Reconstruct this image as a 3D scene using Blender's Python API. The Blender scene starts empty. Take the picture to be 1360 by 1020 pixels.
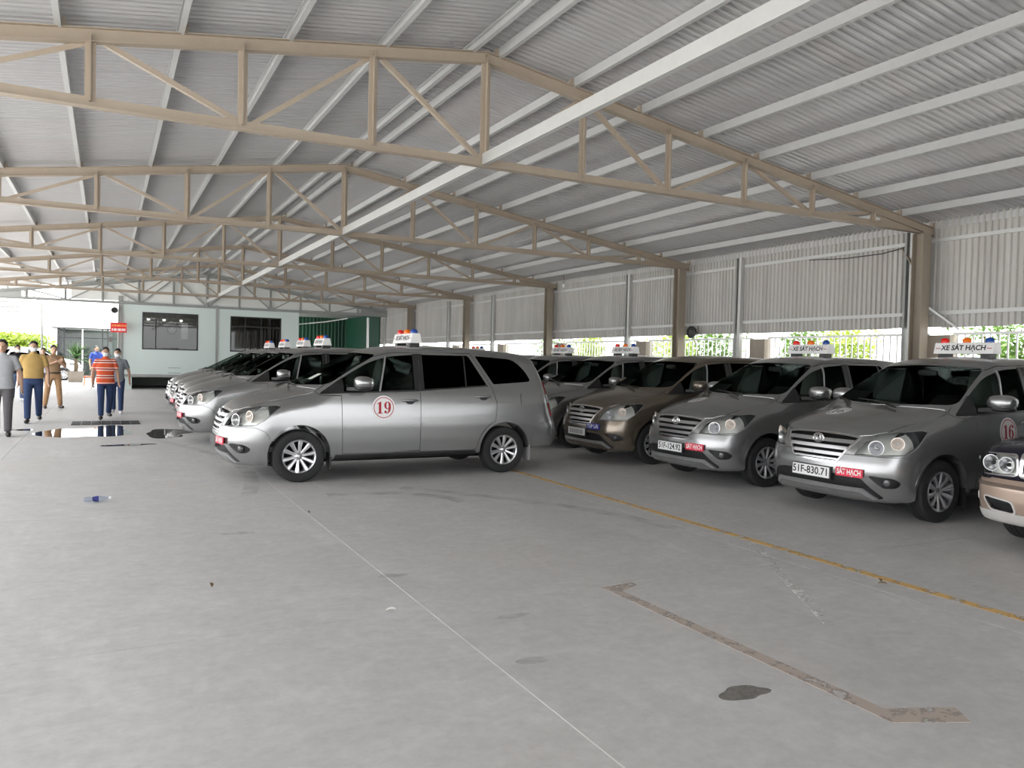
import bpy, bmesh, math, random
import numpy as np
from mathutils import Vector, Matrix

SC = bpy.context.scene
COL = SC.collection
PI = math.pi

# ---------------------------------------------------------------- camera
F_PX, CAM_H = 1035.94, 1.503
YAW, PITCH, ROLL = math.radians(27.49), math.radians(-1.574), math.radians(-1.378)


def make_camera():
    cd = bpy.data.cameras.new('camera')
    cd.sensor_fit = 'HORIZONTAL'
    cd.sensor_width = 36.0
    cd.lens = F_PX / 1360.0 * 36.0
    cd.clip_start, cd.clip_end = 0.05, 500
    co = bpy.data.objects.new('camera', cd)
    COL.objects.link(co)
    cy, sy, cp, sp = math.cos(YAW), math.sin(YAW), math.cos(PITCH), math.sin(PITCH)
    fwd = Vector((sy * cp, cy * cp, sp))
    right = Vector((cy, -sy, 0))
    up = right.cross(fwd)
    cr, sr = math.cos(ROLL), math.sin(ROLL)
    r2 = right * cr - up * sr
    u2 = up * cr + right * sr
    m = Matrix((r2, u2, -fwd)).transposed().to_4x4()
    m.translation = Vector((0, 0, CAM_H))
    co.matrix_world = m
    SC.camera = co


make_camera()

# ---------------------------------------------------------------- world, exposure
SC.view_settings.view_transform = 'Standard'
SC.view_settings.look = 'None'
SC.view_settings.gamma = 1.0
SC.view_settings.use_curve_mapping = False
SC.view_settings.exposure = 0.58
w = bpy.data.worlds.new('overcast_sky')
SC.world = w
w.use_nodes = True
wn = w.node_tree.nodes
bg = wn['Background']
bg.inputs['Color'].default_value = (0.97, 0.985, 1.0, 1)
bg.inputs['Strength'].default_value = 3.0

sun_d = bpy.data.lights.new('open_sky_sun_offscreen', 'SUN')
sun_d.energy = 14.0
sun_d.angle = math.radians(8)
sun_d.color = (1.0, 0.96, 0.9)
sun_o = bpy.data.objects.new('open_sky_sun_offscreen', sun_d)
COL.objects.link(sun_o)
sun_o.rotation_euler = (math.radians(-6), math.radians(-14), 0)      # high, a little from the open side

# ---------------------------------------------------------------- materials
MATS = {}


def mat(name, col=(0.5, 0.5, 0.5), rough=0.6, metal=0.0, spec=0.5, noise=None, bump=0.0,
        coat=0.0, emit=None, alpha=1.0):
    """Principled material; noise = (scale, amount) varies the colour, bump the fine relief."""
    if name in MATS:
        return MATS[name]
    m = bpy.data.materials.new(name)
    m.use_nodes = True
    nt = m.node_tree
    b = nt.nodes['Principled BSDF']
    b.inputs['Base Color'].default_value = (*col, 1)
    b.inputs['Roughness'].default_value = rough
    b.inputs['Metallic'].default_value = metal
    b.inputs['Specular IOR Level'].default_value = spec
    b.inputs['Coat Weight'].default_value = coat
    if emit:
        b.inputs['Emission Color'].default_value = (*emit[0], 1)
        b.inputs['Emission Strength'].default_value = emit[1]
    if noise or bump:
        tc = nt.nodes.new('ShaderNodeTexCoord')
        nz = nt.nodes.new('ShaderNodeTexNoise')
        nz.inputs['Scale'].default_value = noise[0] if noise else 20
        nz.inputs['Detail'].default_value = 6
        nt.links.new(tc.outputs['Object'], nz.inputs['Vector'])
        if noise:
            mx = nt.nodes.new('ShaderNodeMix')
            mx.data_type = 'RGBA'
            a = noise[1]
            mx.inputs[6].default_value = tuple(max(0, c * (1 - a)) for c in col) + (1,)
            mx.inputs[7].default_value = tuple(min(1, c * (1 + a)) for c in col) + (1,)
            nt.links.new(nz.outputs['Fac'], mx.inputs[0])
            nt.links.new(mx.outputs[2], b.inputs['Base Color'])
        if bump:
            bp = nt.nodes.new('ShaderNodeBump')
            bp.inputs['Strength'].default_value = bump
            bp.inputs['Distance'].default_value = 0.01
            nt.links.new(nz.outputs['Fac'], bp.inputs['Height'])
            nt.links.new(bp.outputs['Normal'], b.inputs['Normal'])
    MATS[name] = m
    return m


def glass_mat(name, tint=(0.5, 0.55, 0.55), rough=0.02, refl=1.0):
    """thin tinted pane: transparent body colour with a fresnel mirror coat"""
    if name in MATS:
        return MATS[name]
    m = bpy.data.materials.new(name)
    m.use_nodes = True
    nt = m.node_tree
    nt.nodes.remove(nt.nodes['Principled BSDF'])
    out = nt.nodes['Material Output']
    tr = nt.nodes.new('ShaderNodeBsdfTransparent')
    tr.inputs['Color'].default_value = (*tint, 1)
    gl = nt.nodes.new('ShaderNodeBsdfGlossy')
    gl.inputs['Roughness'].default_value = rough
    gl.inputs['Color'].default_value = (refl, refl, refl, 1)
    fr = nt.nodes.new('ShaderNodeFresnel')
    fr.inputs['IOR'].default_value = 1.5
    mx = nt.nodes.new('ShaderNodeMixShader')
    geo = nt.nodes.new('ShaderNodeNewGeometry')
    front = node_math(nt, 'SUBTRACT', 1.0, geo.outputs['Backfacing'])
    nt.links.new(node_math(nt, 'MULTIPLY', fr.outputs['Fac'], front), mx.inputs[0])
    nt.links.new(tr.outputs[0], mx.inputs[1])
    nt.links.new(gl.outputs[0], mx.inputs[2])
    nt.links.new(mx.outputs[0], out.inputs['Surface'])
    MATS[name] = m
    return m


def node_math(nt, op, a, b=None, clamp=False):
    n = nt.nodes.new('ShaderNodeMath')
    n.operation = op
    n.use_clamp = clamp
    for i, v in enumerate((a, b)):
        if v is None:
            continue
        if isinstance(v, (int, float)):
            n.inputs[i].default_value = v
        else:
            nt.links.new(v, n.inputs[i])
    return n.outputs[0]


def ramp(nt, src, stops):
    r = nt.nodes.new('ShaderNodeValToRGB')
    els = r.color_ramp.elements
    while len(els) < len(stops):
        els.new(0.5)
    for e, (p, c) in zip(els, stops):
        e.position = p
        e.color = (*c, 1) if len(c) == 3 else c
    nt.links.new(src, r.inputs[0])
    return r.outputs[0]


def tex_noise(nt, vec, scale, detail=6, rough=0.55):
    n = nt.nodes.new('ShaderNodeTexNoise')
    n.inputs['Scale'].default_value = scale
    n.inputs['Detail'].default_value = detail
    n.inputs['Roughness'].default_value = rough
    nt.links.new(vec, n.inputs['Vector'])
    return n.outputs['Fac']


def mapping(nt, vec, scale=(1, 1, 1), rot=(0, 0, 0)):
    mp = nt.nodes.new('ShaderNodeMapping')
    mp.inputs['Scale'].default_value = scale
    mp.inputs['Rotation'].default_value = rot
    nt.links.new(vec, mp.inputs['Vector'])
    return mp.outputs[0]


def mixc(nt, fac, a, b, blend='MIX'):
    mx = nt.nodes.new('ShaderNodeMix')
    mx.data_type = 'RGBA'
    mx.blend_type = blend
    for i, v in ((0, fac), (6, a), (7, b)):
        if isinstance(v, (int, float)):
            mx.inputs[i].default_value = v
        elif isinstance(v, tuple):
            mx.inputs[i].default_value = (*v, 1)
        else:
            nt.links.new(v, mx.inputs[i])
    return mx.outputs[2]


def concrete_mat():
    m = bpy.data.materials.new('worn_concrete')
    m.use_nodes = True
    nt = m.node_tree
    b = nt.nodes['Principled BSDF']
    g = nt.nodes.new('ShaderNodeNewGeometry')
    pos = g.outputs['Position']
    big = tex_noise(nt, mapping(nt, pos, (0.22, 0.3, 1)), 1.0, 4)
    mid = tex_noise(nt, mapping(nt, pos, (1, 0.7, 1), (0, 0, 0.5)), 1.1, 8, 0.65)
    fine = tex_noise(nt, pos, 14, 8, 0.7)
    streak = tex_noise(nt, mapping(nt, pos, (2.2, 0.5, 1), (0, 0, 0.9)), 1.4, 7, 0.62)
    c = ramp(nt, big, [(0.3, (0.42, 0.418, 0.41)), (0.5, (0.50, 0.497, 0.49)), (0.66, (0.50, 0.475, 0.455))])
    c = mixc(nt, 0.75, c, ramp(nt, mid, [(0.3, (0.36, 0.36, 0.357)), (0.47, (0.50, 0.50, 0.496)), (0.56, (0.54, 0.538, 0.53)), (0.68, (0.70, 0.695, 0.685))]))
    # pale scuffs
    c = mixc(nt, node_math(nt, 'MULTIPLY', ramp(nt, streak, [(0.56, (0, 0, 0)), (0.70, (1, 1, 1))]), 0.55), c, (0.74, 0.73, 0.72))
    # dark rubbed marks
    s2 = tex_noise(nt, mapping(nt, pos, (0.8, 1.7, 1), (0, 0, -0.4)), 1.9, 5, 0.6)
    c = mixc(nt, node_math(nt, 'MULTIPLY', ramp(nt, s2, [(0.6, (0, 0, 0)), (0.74, (1, 1, 1))]), 0.35), c, (0.26, 0.26, 0.26))
    blot = tex_noise(nt, mapping(nt, pos, (1, 1.6, 1), (0, 0, 1.1)), 3.2, 9, 0.75)
    c = mixc(nt, 0.5, c, ramp(nt, blot, [(0.32, (0.40, 0.398, 0.39)), (0.5, (0.52, 0.515, 0.51)), (0.66, (0.66, 0.65, 0.64))]))
    warm = tex_noise(nt, mapping(nt, pos, (0.5, 0.5, 1), (0, 0, 2.0)), 0.8, 4)
    c = mixc(nt, node_math(nt, 'MULTIPLY', ramp(nt, warm, [(0.45, (0, 0, 0)), (0.65, (1, 1, 1))]), 0.35), c, (0.50, 0.445, 0.415))
    c = mixc(nt, 0.3, c, ramp(nt, fine, [(0.3, (0.36, 0.36, 0.36)), (0.7, (0.66, 0.66, 0.655))]))
    nt.links.new(c, b.inputs['Base Color'])
    nt.links.new(ramp(nt, mid, [(0.3, (0.42,) * 3), (0.7, (0.7,) * 3)]), b.inputs['Roughness'])
    b.inputs['Specular IOR Level'].default_value = 0.35
    bp = nt.nodes.new('ShaderNodeBump')
    bp.inputs['Strength'].default_value = 0.12
    bp.inputs['Distance'].default_value = 0.01
    nt.links.new(fine, bp.inputs['Height'])
    nt.links.new(bp.outputs['Normal'], b.inputs['Normal'])
    MATS['worn_concrete'] = m
    return m


def worn_paint(name, col, coverage=0.5, scale=3.0, rough=0.7, opacity=1.0, soft=0.14):
    """road paint: colour on the concrete, worn through where the noise is low"""
    m = bpy.data.materials.new(name)
    m.use_nodes = True
    nt = m.node_tree
    b = nt.nodes['Principled BSDF']
    b.inputs['Base Color'].default_value = (*col, 1)
    b.inputs['Roughness'].default_value = rough
    g = nt.nodes.new('ShaderNodeNewGeometry')
    n = tex_noise(nt, g.outputs['Position'], scale, 8, 0.7)
    a = ramp(nt, n, [(max(0, coverage - soft), (0, 0, 0)), (coverage + soft, (opacity,) * 3)])
    nt.links.new(a, b.inputs['Alpha'])
    MATS[name] = m
    return m


def steel_mat(name, col, rough=0.5, metal=0.0, grime=(0.5, 0.45, 0.4), amt=0.35, scale=1.2, stretch=(1, 1, 1)):
    m = bpy.data.materials.new(name)
    m.use_nodes = True
    nt = m.node_tree
    b = nt.nodes['Principled BSDF']
    g = nt.nodes.new('ShaderNodeNewGeometry')
    sv = mapping(nt, g.outputs['Position'], stretch)
    n = tex_noise(nt, sv, scale, 7, 0.6)
    n2 = tex_noise(nt, sv, scale * 9, 4, 0.6)
    c = mixc(nt, node_math(nt, 'MULTIPLY', ramp(nt, n, [(0.35, (0, 0, 0)), (0.75, (1, 1, 1))]), amt), col, grime)
    c = mixc(nt, 0.25, c, mixc(nt, n2, tuple(x * 0.7 for x in col), tuple(min(1, x * 1.25) for x in col)))
    nt.links.new(c, b.inputs['Base Color'])
    b.inputs['Roughness'].default_value = rough
    b.inputs['Metallic'].default_value = metal
    MATS[name] = m
    return m


concrete_mat()
steel_mat('truss_paint', (0.38, 0.32, 0.25), 0.55, 0, (0.30, 0.235, 0.18), 0.5)
steel_mat('column_paint', (0.30, 0.255, 0.20), 0.55, 0, (0.22, 0.18, 0.14), 0.5)
steel_mat('galvanised', (0.56, 0.57, 0.56), 0.45, 0.25, (0.46, 0.45, 0.42), 0.4)
steel_mat('purlin_steel', (0.52, 0.53, 0.53), 0.45, 0.2, (0.42, 0.41, 0.39), 0.4)
steel_mat('roof_sheet', (0.52, 0.525, 0.535), 0.42, 0.25, (0.50, 0.46, 0.44), 0.7, 0.6, (.5, 3, 1))
steel_mat('wall_sheet', (0.50, 0.49, 0.465), 0.45, 0.2, (0.33, 0.305, 0.28), 0.8, 0.8, (1, 4, .35))
steel_mat('grey_steel', (0.32, 0.33, 0.32), 0.5, 0.1, (0.26, 0.26, 0.25), 0.4)
mat('dark_steel', (0.035, 0.036, 0.04), 0.5, 0.3)
mat('black_plastic', (0.012, 0.012, 0.013), 0.45)
mat('black_matt', (0.01, 0.01, 0.01), 0.9, spec=0.1)
mat('rubber', (0.016, 0.016, 0.017), 0.75, noise=(30, 0.3))
mat('chrome', (0.75, 0.75, 0.76), 0.16, 1.0)
mat('alloy', (0.62, 0.62, 0.64), 0.28, 0.9)
mat('white_plastic', (0.78, 0.78, 0.77), 0.4)
mat('white_paint', (0.80, 0.81, 0.80), 0.55)
mat('mint_panel', (0.60, 0.68, 0.66), 0.45, noise=(0.8, 0.05))
mat('red_vinyl', (0.62, 0.01, 0.025), 0.45)
mat('white_vinyl', (0.82, 0.82, 0.82), 0.45)
mat('dark_red_vinyl', (0.40, 0.005, 0.02), 0.45)
mat('black_vinyl', (0.015, 0.015, 0.02), 0.5)
mat('blue_plate', (0.02, 0.03, 0.32), 0.4)
mat('red_plate', (0.72, 0.02, 0.06), 0.4)
mat('red_lamp', (0.75, 0.02, 0.015), 0.2, spec=0.6)
mat('orange_lamp', (0.85, 0.17, 0.01), 0.2, spec=0.6)
mat('blue_lamp', (0.01, 0.06, 0.30), 0.2, spec=0.6)
mat('tail_red', (0.35, 0.004, 0.01), 0.12, coat=0.5)
mat('tail_clear', (0.6, 0.6, 0.62), 0.12, coat=0.5)
mat('lamp_chrome', (0.90, 0.90, 0.88), 0.3, 0.4)
mat('amber', (0.84, 0.76, 0.70), 0.3, 0.4)
mat('seat_fabric', (0.30, 0.285, 0.26), 0.85, noise=(8, 0.15))
mat('cabin_plastic', (0.06, 0.06, 0.06), 0.7)


def paint(name, col, rough=0.32, metal=0.55):
    return mat(name, col, rough, metal, coat=0.35)


paint('silver_paint', (0.31, 0.313, 0.315), 0.25, 0.75)
paint('bronze_paint', (0.19, 0.16, 0.128), 0.24, 0.7)
paint('gold_paint', (0.44, 0.335, 0.27), 0.35, 0.4)
paint('navy_paint', (0.010, 0.010, 0.022), 0.25, 0.2)
paint('white_car_paint', (0.75, 0.76, 0.77), 0.3, 0.0)
glass_mat('windscreen_glass', (0.80, 0.84, 0.82))
glass_mat('front_glass', (0.52, 0.54, 0.53))
glass_mat('tinted_glass', (0.16, 0.165, 0.17))
glass_mat('clear_lens', (0.95, 0.955, 0.95))
glass_mat('office_glass', (0.42, 0.43, 0.42))
glass_mat('booth_glass', (0.55, 0.60, 0.58))
glass_mat('bottle_plastic', (0.80, 0.84, 0.92))


# ---------------------------------------------------------------- mesh helpers
class MB:
    """collects simple shapes into one mesh"""

    def __init__(self):
        self.v, self.f = [], []

    def add(self, vs, fs):
        o = len(self.v)
        self.v.extend([tuple(p) for p in vs])
        self.f.extend([tuple(i + o for i in q) for q in fs])
        return self

    def box(self, c, s, rot=None):
        hx, hy, hz = s[0] / 2, s[1] / 2, s[2] / 2
        vs = [Vector((x, y, z)) for z in (-hz, hz) for x, y in ((-hx, -hy), (hx, -hy), (hx, hy), (-hx, hy))]
        if rot is not None:
            vs = [rot @ p for p in vs]
        c = Vector(c)
        return self.add([p + c for p in vs], [(3, 2, 1, 0), (4, 5, 6, 7), (0, 1, 5, 4), (1, 2, 6, 5), (2, 3, 7, 6), (3, 0, 4, 7)])

    def bbox(self, a, b):
        return self.box([(p + q) / 2 for p, q in zip(a, b)], [abs(q - p) for p, q in zip(a, b)])

    def extrude(self, poly, p0, p1, up=(0, 0, 1)):
        """sweep a closed 2-D profile (u = side, v = up) from p0 to p1"""
        p0, p1 = Vector(p0), Vector(p1)
        d = (p1 - p0).normalized()
        up = Vector(up)
        s = d.cross(up)
        if s.length < 1e-5:
            s = d.cross(Vector((1, 0, 0)))
        s.normalize()
        u = s.cross(d)
        n = len(poly)
        vs = [p0 + s * a + u * b for a, b in poly] + [p1 + s * a + u * b for a, b in poly]
        fs = [(i, (i + 1) % n, n + (i + 1) % n, n + i) for i in range(n)]
        fs += [tuple(range(n - 1, -1, -1)), tuple(range(n, 2 * n))]
        return self.add(vs, fs)

    def beam(self, p0, p1, w, h, up=(0, 0, 1)):
        return self.extrude([(-w / 2, -h / 2), (w / 2, -h / 2), (w / 2, h / 2), (-w / 2, h / 2)], p0, p1, up)

    def angle(self, p0, p1, a, t=0.008, up=(0, 0, 1), flip=1):
        f = flip
        return self.extrude([(0, 0), (f * a, 0), (f * a, t), (f * t, t), (f * t, a), (0, a)], p0, p1, up)

    def channel(self, p0, p1, w, h, t=0.006, up=(0, 0, 1), flip=1):
        f = flip
        return self.extrude([(0, 0), (f * w, 0), (f * w, t * 3), (f * (w - t), t * 3), (f * (w - t), t), (f * t, t), (f * t, h - t),
                             (f * (w - t), h - t), (f * (w - t), h - 3 * t), (f * w, h - 3 * t), (f * w, h), (0, h)], p0, p1, up)

    def ibeam(self, p0, p1, w, h, t=0.012, up=(0, 1, 0)):
        a, b = w / 2, h / 2
        return self.extrude([(-a, -b), (a, -b), (a, -b + t), (t / 2, -b + t), (t / 2, b - t), (a, b - t), (a, b), (-a, b), (-a, b - t),
                             (-t / 2, b - t), (-t / 2, -b + t), (-a, -b + t)], p0, p1, up)

    def tube(self, pts, r, seg=8, cap=True):
        pts = [Vector(p) for p in pts]
        rs = r if isinstance(r, (list, tuple)) else [r] * len(pts)
        o = len(self.v)
        prev = None
        for i, p in enumerate(pts):
            d = (pts[min(i + 1, len(pts) - 1)] - pts[max(i - 1, 0)]).normalized()
            if prev is None:
                a = d.cross(Vector((0, 0, 1)))
                if a.length < 1e-3:
                    a = d.cross(Vector((1, 0, 0)))
            else:
                a = prev - d * prev.dot(d)
            a.normalize()
            prev = a
            b = d.cross(a)
            for k in range(seg):
                t = 2 * PI * k / seg
                self.v.append(tuple(p + (a * math.cos(t) + b * math.sin(t)) * rs[i]))
        for i in range(len(pts) - 1):
            for k in range(seg):
                k2 = (k + 1) % seg
                self.f.append((o + i * seg + k, o + i * seg + k2, o + (i + 1) * seg + k2, o + (i + 1) * seg + k))
        if cap:
            self.f.append(tuple(o + k for k in range(seg - 1, -1, -1)))
            self.f.append(tuple(o + (len(pts) - 1) * seg + k for k in range(seg)))
        return self

    def lathe(self, prof, seg=32, M=None, closed=False):
        """prof = (radius, height) list turned round local z, then M"""
        o = len(self.v)
        n = len(prof)
        for k in range(seg):
            t = 2 * PI * k / seg
            for r, h in prof:
                p = Vector((r * math.cos(t), r * math.sin(t), h))
                self.v.append(tuple(M @ p if M is not None else p))
        for k in range(seg):
            k2 = (k + 1) % seg
            for i in range(n if closed else n - 1):
                j = (i + 1) % n
                self.f.append((o + k * n + i, o + k2 * n + i, o + k2 * n + j, o + k * n + j))
        if not closed:
            for i in (0, n - 1):
                if prof[i][0] > 1e-4:
                    q = [o + k * n + i for k in range(seg)]
                    self.f.append(tuple(q if i else q[::-1]))
        return self

    def ellipsoid(self, c, r, seg=16, rings=10, M=None, p=2.0):
        o = len(self.v)
        c = Vector(c)

        def se(t):
            return math.copysign(abs(t) ** (2 / p), t)
        for i in range(rings + 1):
            a = PI * i / rings - PI / 2
            for k in range(seg):
                t = 2 * PI * k / seg
                q = Vector((r[0] * se(math.cos(a)) * se(math.cos(t)), r[1] * se(math.cos(a)) * se(math.sin(t)), r[2] * se(math.sin(a))))
                self.v.append(tuple((M @ q if M is not None else q) + c))
        for i in range(rings):
            for k in range(seg):
                k2 = (k + 1) % seg
                self.f.append((o + i * seg + k, o + i * seg + k2, o + (i + 1) * seg + k2, o + (i + 1) * seg + k))
        return self

    def mesh(self, name, smooth=False, weld=False, angle=None):
        me = bpy.data.meshes.new(name)
        me.from_pydata(self.v, [], self.f)
        bm = bmesh.new()
        bm.from_mesh(me)
        if weld:
            bmesh.ops.remove_doubles(bm, verts=bm.verts, dist=1e-5)
            bmesh.ops.dissolve_degenerate(bm, dist=1e-6, edges=bm.edges)
        bmesh.ops.recalc_face_normals(bm, faces=bm.faces)
        bm.to_mesh(me)
        bm.free()
        if smooth:
            me.shade_smooth()
            me.set_sharp_from_angle(angle=math.radians(angle or 40))
        return me


def link(name, me, material=None, parent=None, loc=None, rotz=None):
    o = bpy.data.objects.new(name, me)
    COL.objects.link(o)
    if parent is not None:
        o.parent = parent
    if loc is not None:
        o.location = loc
    if rotz is not None:
        o.rotation_euler = (0, 0, rotz)
    if material is not None and me is not None:
        m = MATS[material] if isinstance(material, str) else material
        if not me.materials:
            me.materials.append(m)
        elif me.materials[0] != m:
            o.material_slots[0].link = 'OBJECT'
            o.material_slots[0].material = m
    return o


def tag(o, label=None, cat=None, group=None, kind=None):
    if label:
        o['label'] = label
    if cat:
        o['category'] = cat
    if group:
        o['group'] = group
    if kind:
        o['kind'] = kind
    return o


def empty(name, loc=(0, 0, 0), rotz=0):
    o = bpy.data.objects.new(name, None)
    COL.objects.link(o)
    o.empty_display_size = 0.2
    o.location = loc
    o.rotation_euler = (0, 0, rotz)
    return o


def struct(name, me, material, parent=None, loc=None):
    o = link(name, me, material, parent, loc)
    if parent is None:
        o['kind'] = 'structure'
    return o


def copy_tree(o, parent=None):
    c = o.copy()
    COL.objects.link(c)
    c.parent = parent
    for ch in list(o.children):
        copy_tree(ch, c)
    return c


def text_mesh(s, size=1.0, bold=0.0, space=1.0):
    """flat lettering in the local x-y plane, centred on the origin, as mesh"""
    cu = bpy.data.curves.new('lettering', 'FONT')
    cu.body = s
    cu.size = size
    cu.align_x, cu.align_y = 'CENTER', 'CENTER'
    cu.offset = bold
    cu.space_character = space
    cu.resolution_u = 3
    ob = bpy.data.objects.new('lettering', cu)
    COL.objects.link(ob)
    dg = bpy.context.evaluated_depsgraph_get()
    me = bpy.data.meshes.new_from_object(ob.evaluated_get(dg))
    bpy.data.objects.remove(ob)
    bpy.data.curves.remove(cu)
    me.materials.clear()
    return me


def xform(me, M):
    me.transform(M)
    return me


def round_poly(pts, r, n=4):
    out = []
    N = len(pts)
    rr = r if isinstance(r, (list, tuple)) else [r] * N
    for i in range(N):
        p, a, b = (Vector(pts[j % N]) for j in (i, i - 1, i + 1))
        u, v = (a - p), (b - p)
        k = min(rr[i], u.length * 0.45, v.length * 0.45)
        if k < 1e-4:
            out.append(tuple(p))
            continue
        p0, p1 = p + u.normalized() * k, p + v.normalized() * k
        for t in range(n + 1):
            t /= n
            out.append(tuple(p0 * (1 - t) ** 2 + p * 2 * t * (1 - t) + p1 * t * t))
    return out


def offset_poly(pts, d):
    """grow a polygon outwards by d"""
    N = len(pts)
    area = sum(pts[i][0] * pts[(i + 1) % N][1] - pts[(i + 1) % N][0] * pts[i][1] for i in range(N))
    s = 1 if area > 0 else -1
    out = []
    for i in range(N):
        p, a, b = (Vector(pts[j % N]) for j in (i, i - 1, i + 1))
        e1, e2 = (p - a).normalized(), (b - p).normalized()
        n1, n2 = Vector((e1.y, -e1.x)) * s, Vector((e2.y, -e2.x)) * s
        m = (n1 + n2)
        m = m / max(0.4, m.length_squared / 2) if m.length > 1e-6 else n1
        out.append(tuple(p + m * d))
    return out
# ================================================================ the setting
RX = 3.88            # ridge line
HALF = 8.07          # half span
XW = 11.8            # columns
ZC = 3.77            # underside of the bottom chords
SLOPE = 0.148
TRUSS_Y = [2.25, 8.3, 14.35, 20.4, 26.45, 32.5]
Y0, Y1 = -14.0, 38.0
rnd = random.Random(7)


def chord_top(x):
    return 5.09 - SLOPE * abs(x - RX)


# ---- floor: poured slabs with open joints
floor = struct('floor', MB().bbox((-70, -40, -0.3), (70, 110, -0.012)).mesh('floor'), mat('joint_dirt', (0.20, 0.195, 0.185), 0.9))
SX, SY = 3.0, 6.03
slab_me = MB().bbox((0.0025, 0.0025, -0.2), (SX - 0.0025, SY - 0.0025, 0)).mesh('slab')
for i in range(-6, 8):
    for j in range(-2, 12):
        link('slab', slab_me, 'worn_concrete', floor, (1.73 + i * SX - SX, 4.37 + j * SY - SY, 0))
apron = MB()
xa, xb = 1.73 - 7 * SX, 1.73 + 7 * SX
ya, yb = 4.37 - 3 * SY, 4.37 + 11 * SY
for a, b in (((-70, -40), (xa, 110)), ((xb, -40), (70, 110)), ((xa, -40), (xb, ya)), ((xa, yb), (xb, 110))):
    apron.bbox((*a, -0.2), (*b, 0))
link('apron', apron.mesh('apron'), 'worn_concrete', floor)
# pale filler in the joint
link('joint_filler', MB().bbox((1.727, -1.6, -0.012), (1.733, 9.6, 0.0008)).mesh('joint_filler'), mat('pale_filler', (0.70, 0.69, 0.67), 0.85, noise=(3, .25)), floor)


def flat_poly(pts, z=0.002, n=1):
    mb = MB()
    N = len(pts)
    mb.add([(p[0], p[1], z) for p in pts] + [(p[0], p[1], 0.0) for p in pts],
           [tuple(range(N))] + [(i, N + i, N + (i + 1) % N, (i + 1) % N) for i in range(N)])
    return mb.mesh('mark')


def strip(pts, w, z=0.002):
    L, R_ = [], []
    for i, p in enumerate(pts):
        p = Vector(p)
        d = (Vector(pts[min(i + 1, len(pts) - 1)]) - Vector(pts[max(i - 1, 0)])).normalized()
        n = Vector((-d.y, d.x)) * w / 2
        L.append(tuple(p + n))
        R_.append(tuple(p - n))
    return flat_poly(L + R_[::-1], z)


worn_paint('yellow_line_paint', (0.62, 0.40, 0.15), 0.44, 9.0, .7, 1.0, .05)
worn_paint('rust_line_paint', (0.43, 0.365, 0.32), 0.43, 8.0, .7, 1.0, .06)
worn_paint('white_line_paint', (0.72, 0.71, 0.69), 0.53, 10.0, .7, 1.0, .05)
worn_paint('oil_stain', (0.19, 0.175, 0.16), 0.42, 7.0, 0.45)
tag(link('parking_line', strip([(5.02, -3), (5.02, 3), (5.03, 6), (5.05, 10.2)], 0.085), 'yellow_line_paint'),
    'faded yellow painted line along the front of the parked cars', 'floor line')
tag(link('bay_line', flat_poly([(3.00, 2.16), (3.32, 2.02), (3.40, 2.14), (3.09, 2.27), (3.06, 4.22), (3.24, 4.30), (3.24, 4.36), (2.97, 4.33), (2.98, 4.2)]), 'rust_line_paint'),
    'brownish worn bracket-shaped line on the bare concrete', 'floor line')
tag(link('chalk_line', strip([(4.93, 4.92), (4.4, 4.1), (3.8, 3.15)], 0.075), 'white_line_paint'),
    'short faded white diagonal line beside the yellow line', 'floor line')


def blob(cx, cy, rx, ry, seed, n=36, rough=0.25, rot=0):
    r = random.Random(seed)
    ph = [r.uniform(0, 6.28) for _ in range(5)]
    out = []
    for k in range(n):
        t = 2 * PI * k / n
        s = 1 + rough * sum(math.sin((m + 2) * t + ph[m]) / (m + 2) for m in range(5))
        x, y = rx * s * math.cos(t), ry * s * math.sin(t)
        out.append((cx + x * math.cos(rot) - y * math.sin(rot), cy + x * math.sin(rot) + y * math.cos(rot)))
    return out


tag(link('oil_stain', flat_poly(blob(2.63, 2.66, 0.12, 0.075, 3), 0.0015), 'oil_stain'), 'dark round oil stain on the concrete inside the brown bracket line', 'stain')
for q, (cx, cy, rx, ry, sd) in enumerate(((1.92, 3.40, .09, .04, 5), (2.15, 4.05, .10, .04, 8), (1.78, 5.15, .1, .05, 9), (1.0, 6.9, .14, .05, 12))):
    tag(link('scuff_mark', flat_poly(blob(cx, cy, rx, ry, sd), 0.001), worn_paint('scuff_%d' % q, (0.27, 0.27, 0.265), 0.5, 9, .6, .3)),
        ['grey smudge next to the pale joint by the oil stain', 'grey smudge where the pale joint meets the cross joint', 'faint dark smudge on the pale joint', 'short dark rubber smudge on the floor in front of the silver car 19'][q], 'stain')

# tyre marks sweeping over the floor
for q, pts in enumerate(([(0.75 + 0.9 * math.sin(t * .16), 15.0 - t * .42) for t in range(16)],
                         [(2.2 + 1.2 * math.cos(t * .2), 7.6 + .9 * math.sin(t * .2)) for t in range(9)],
                         [(3.1 + 1.6 * math.sin(t * .14), 8.7 - .28 * t) for t in range(12)])):
    tag(link('tyre_mark', strip(pts, 0.17, 0.0012), worn_paint('tyre_mark_%d' % q, (0.30, 0.30, 0.295), 0.55, 3.5, .7, .35)),
        ['long curved tyre mark running from the puddle', 'curved tyre mark ahead of car 19', 'tyre mark curving past the yellow line end'][q], 'tyre mark')

# ---- roof: corrugated sheets on purlins
PITCH_W, AMP = 0.1, 0.024
roof = empty('ceiling')
tag(roof, kind='structure')


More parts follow.
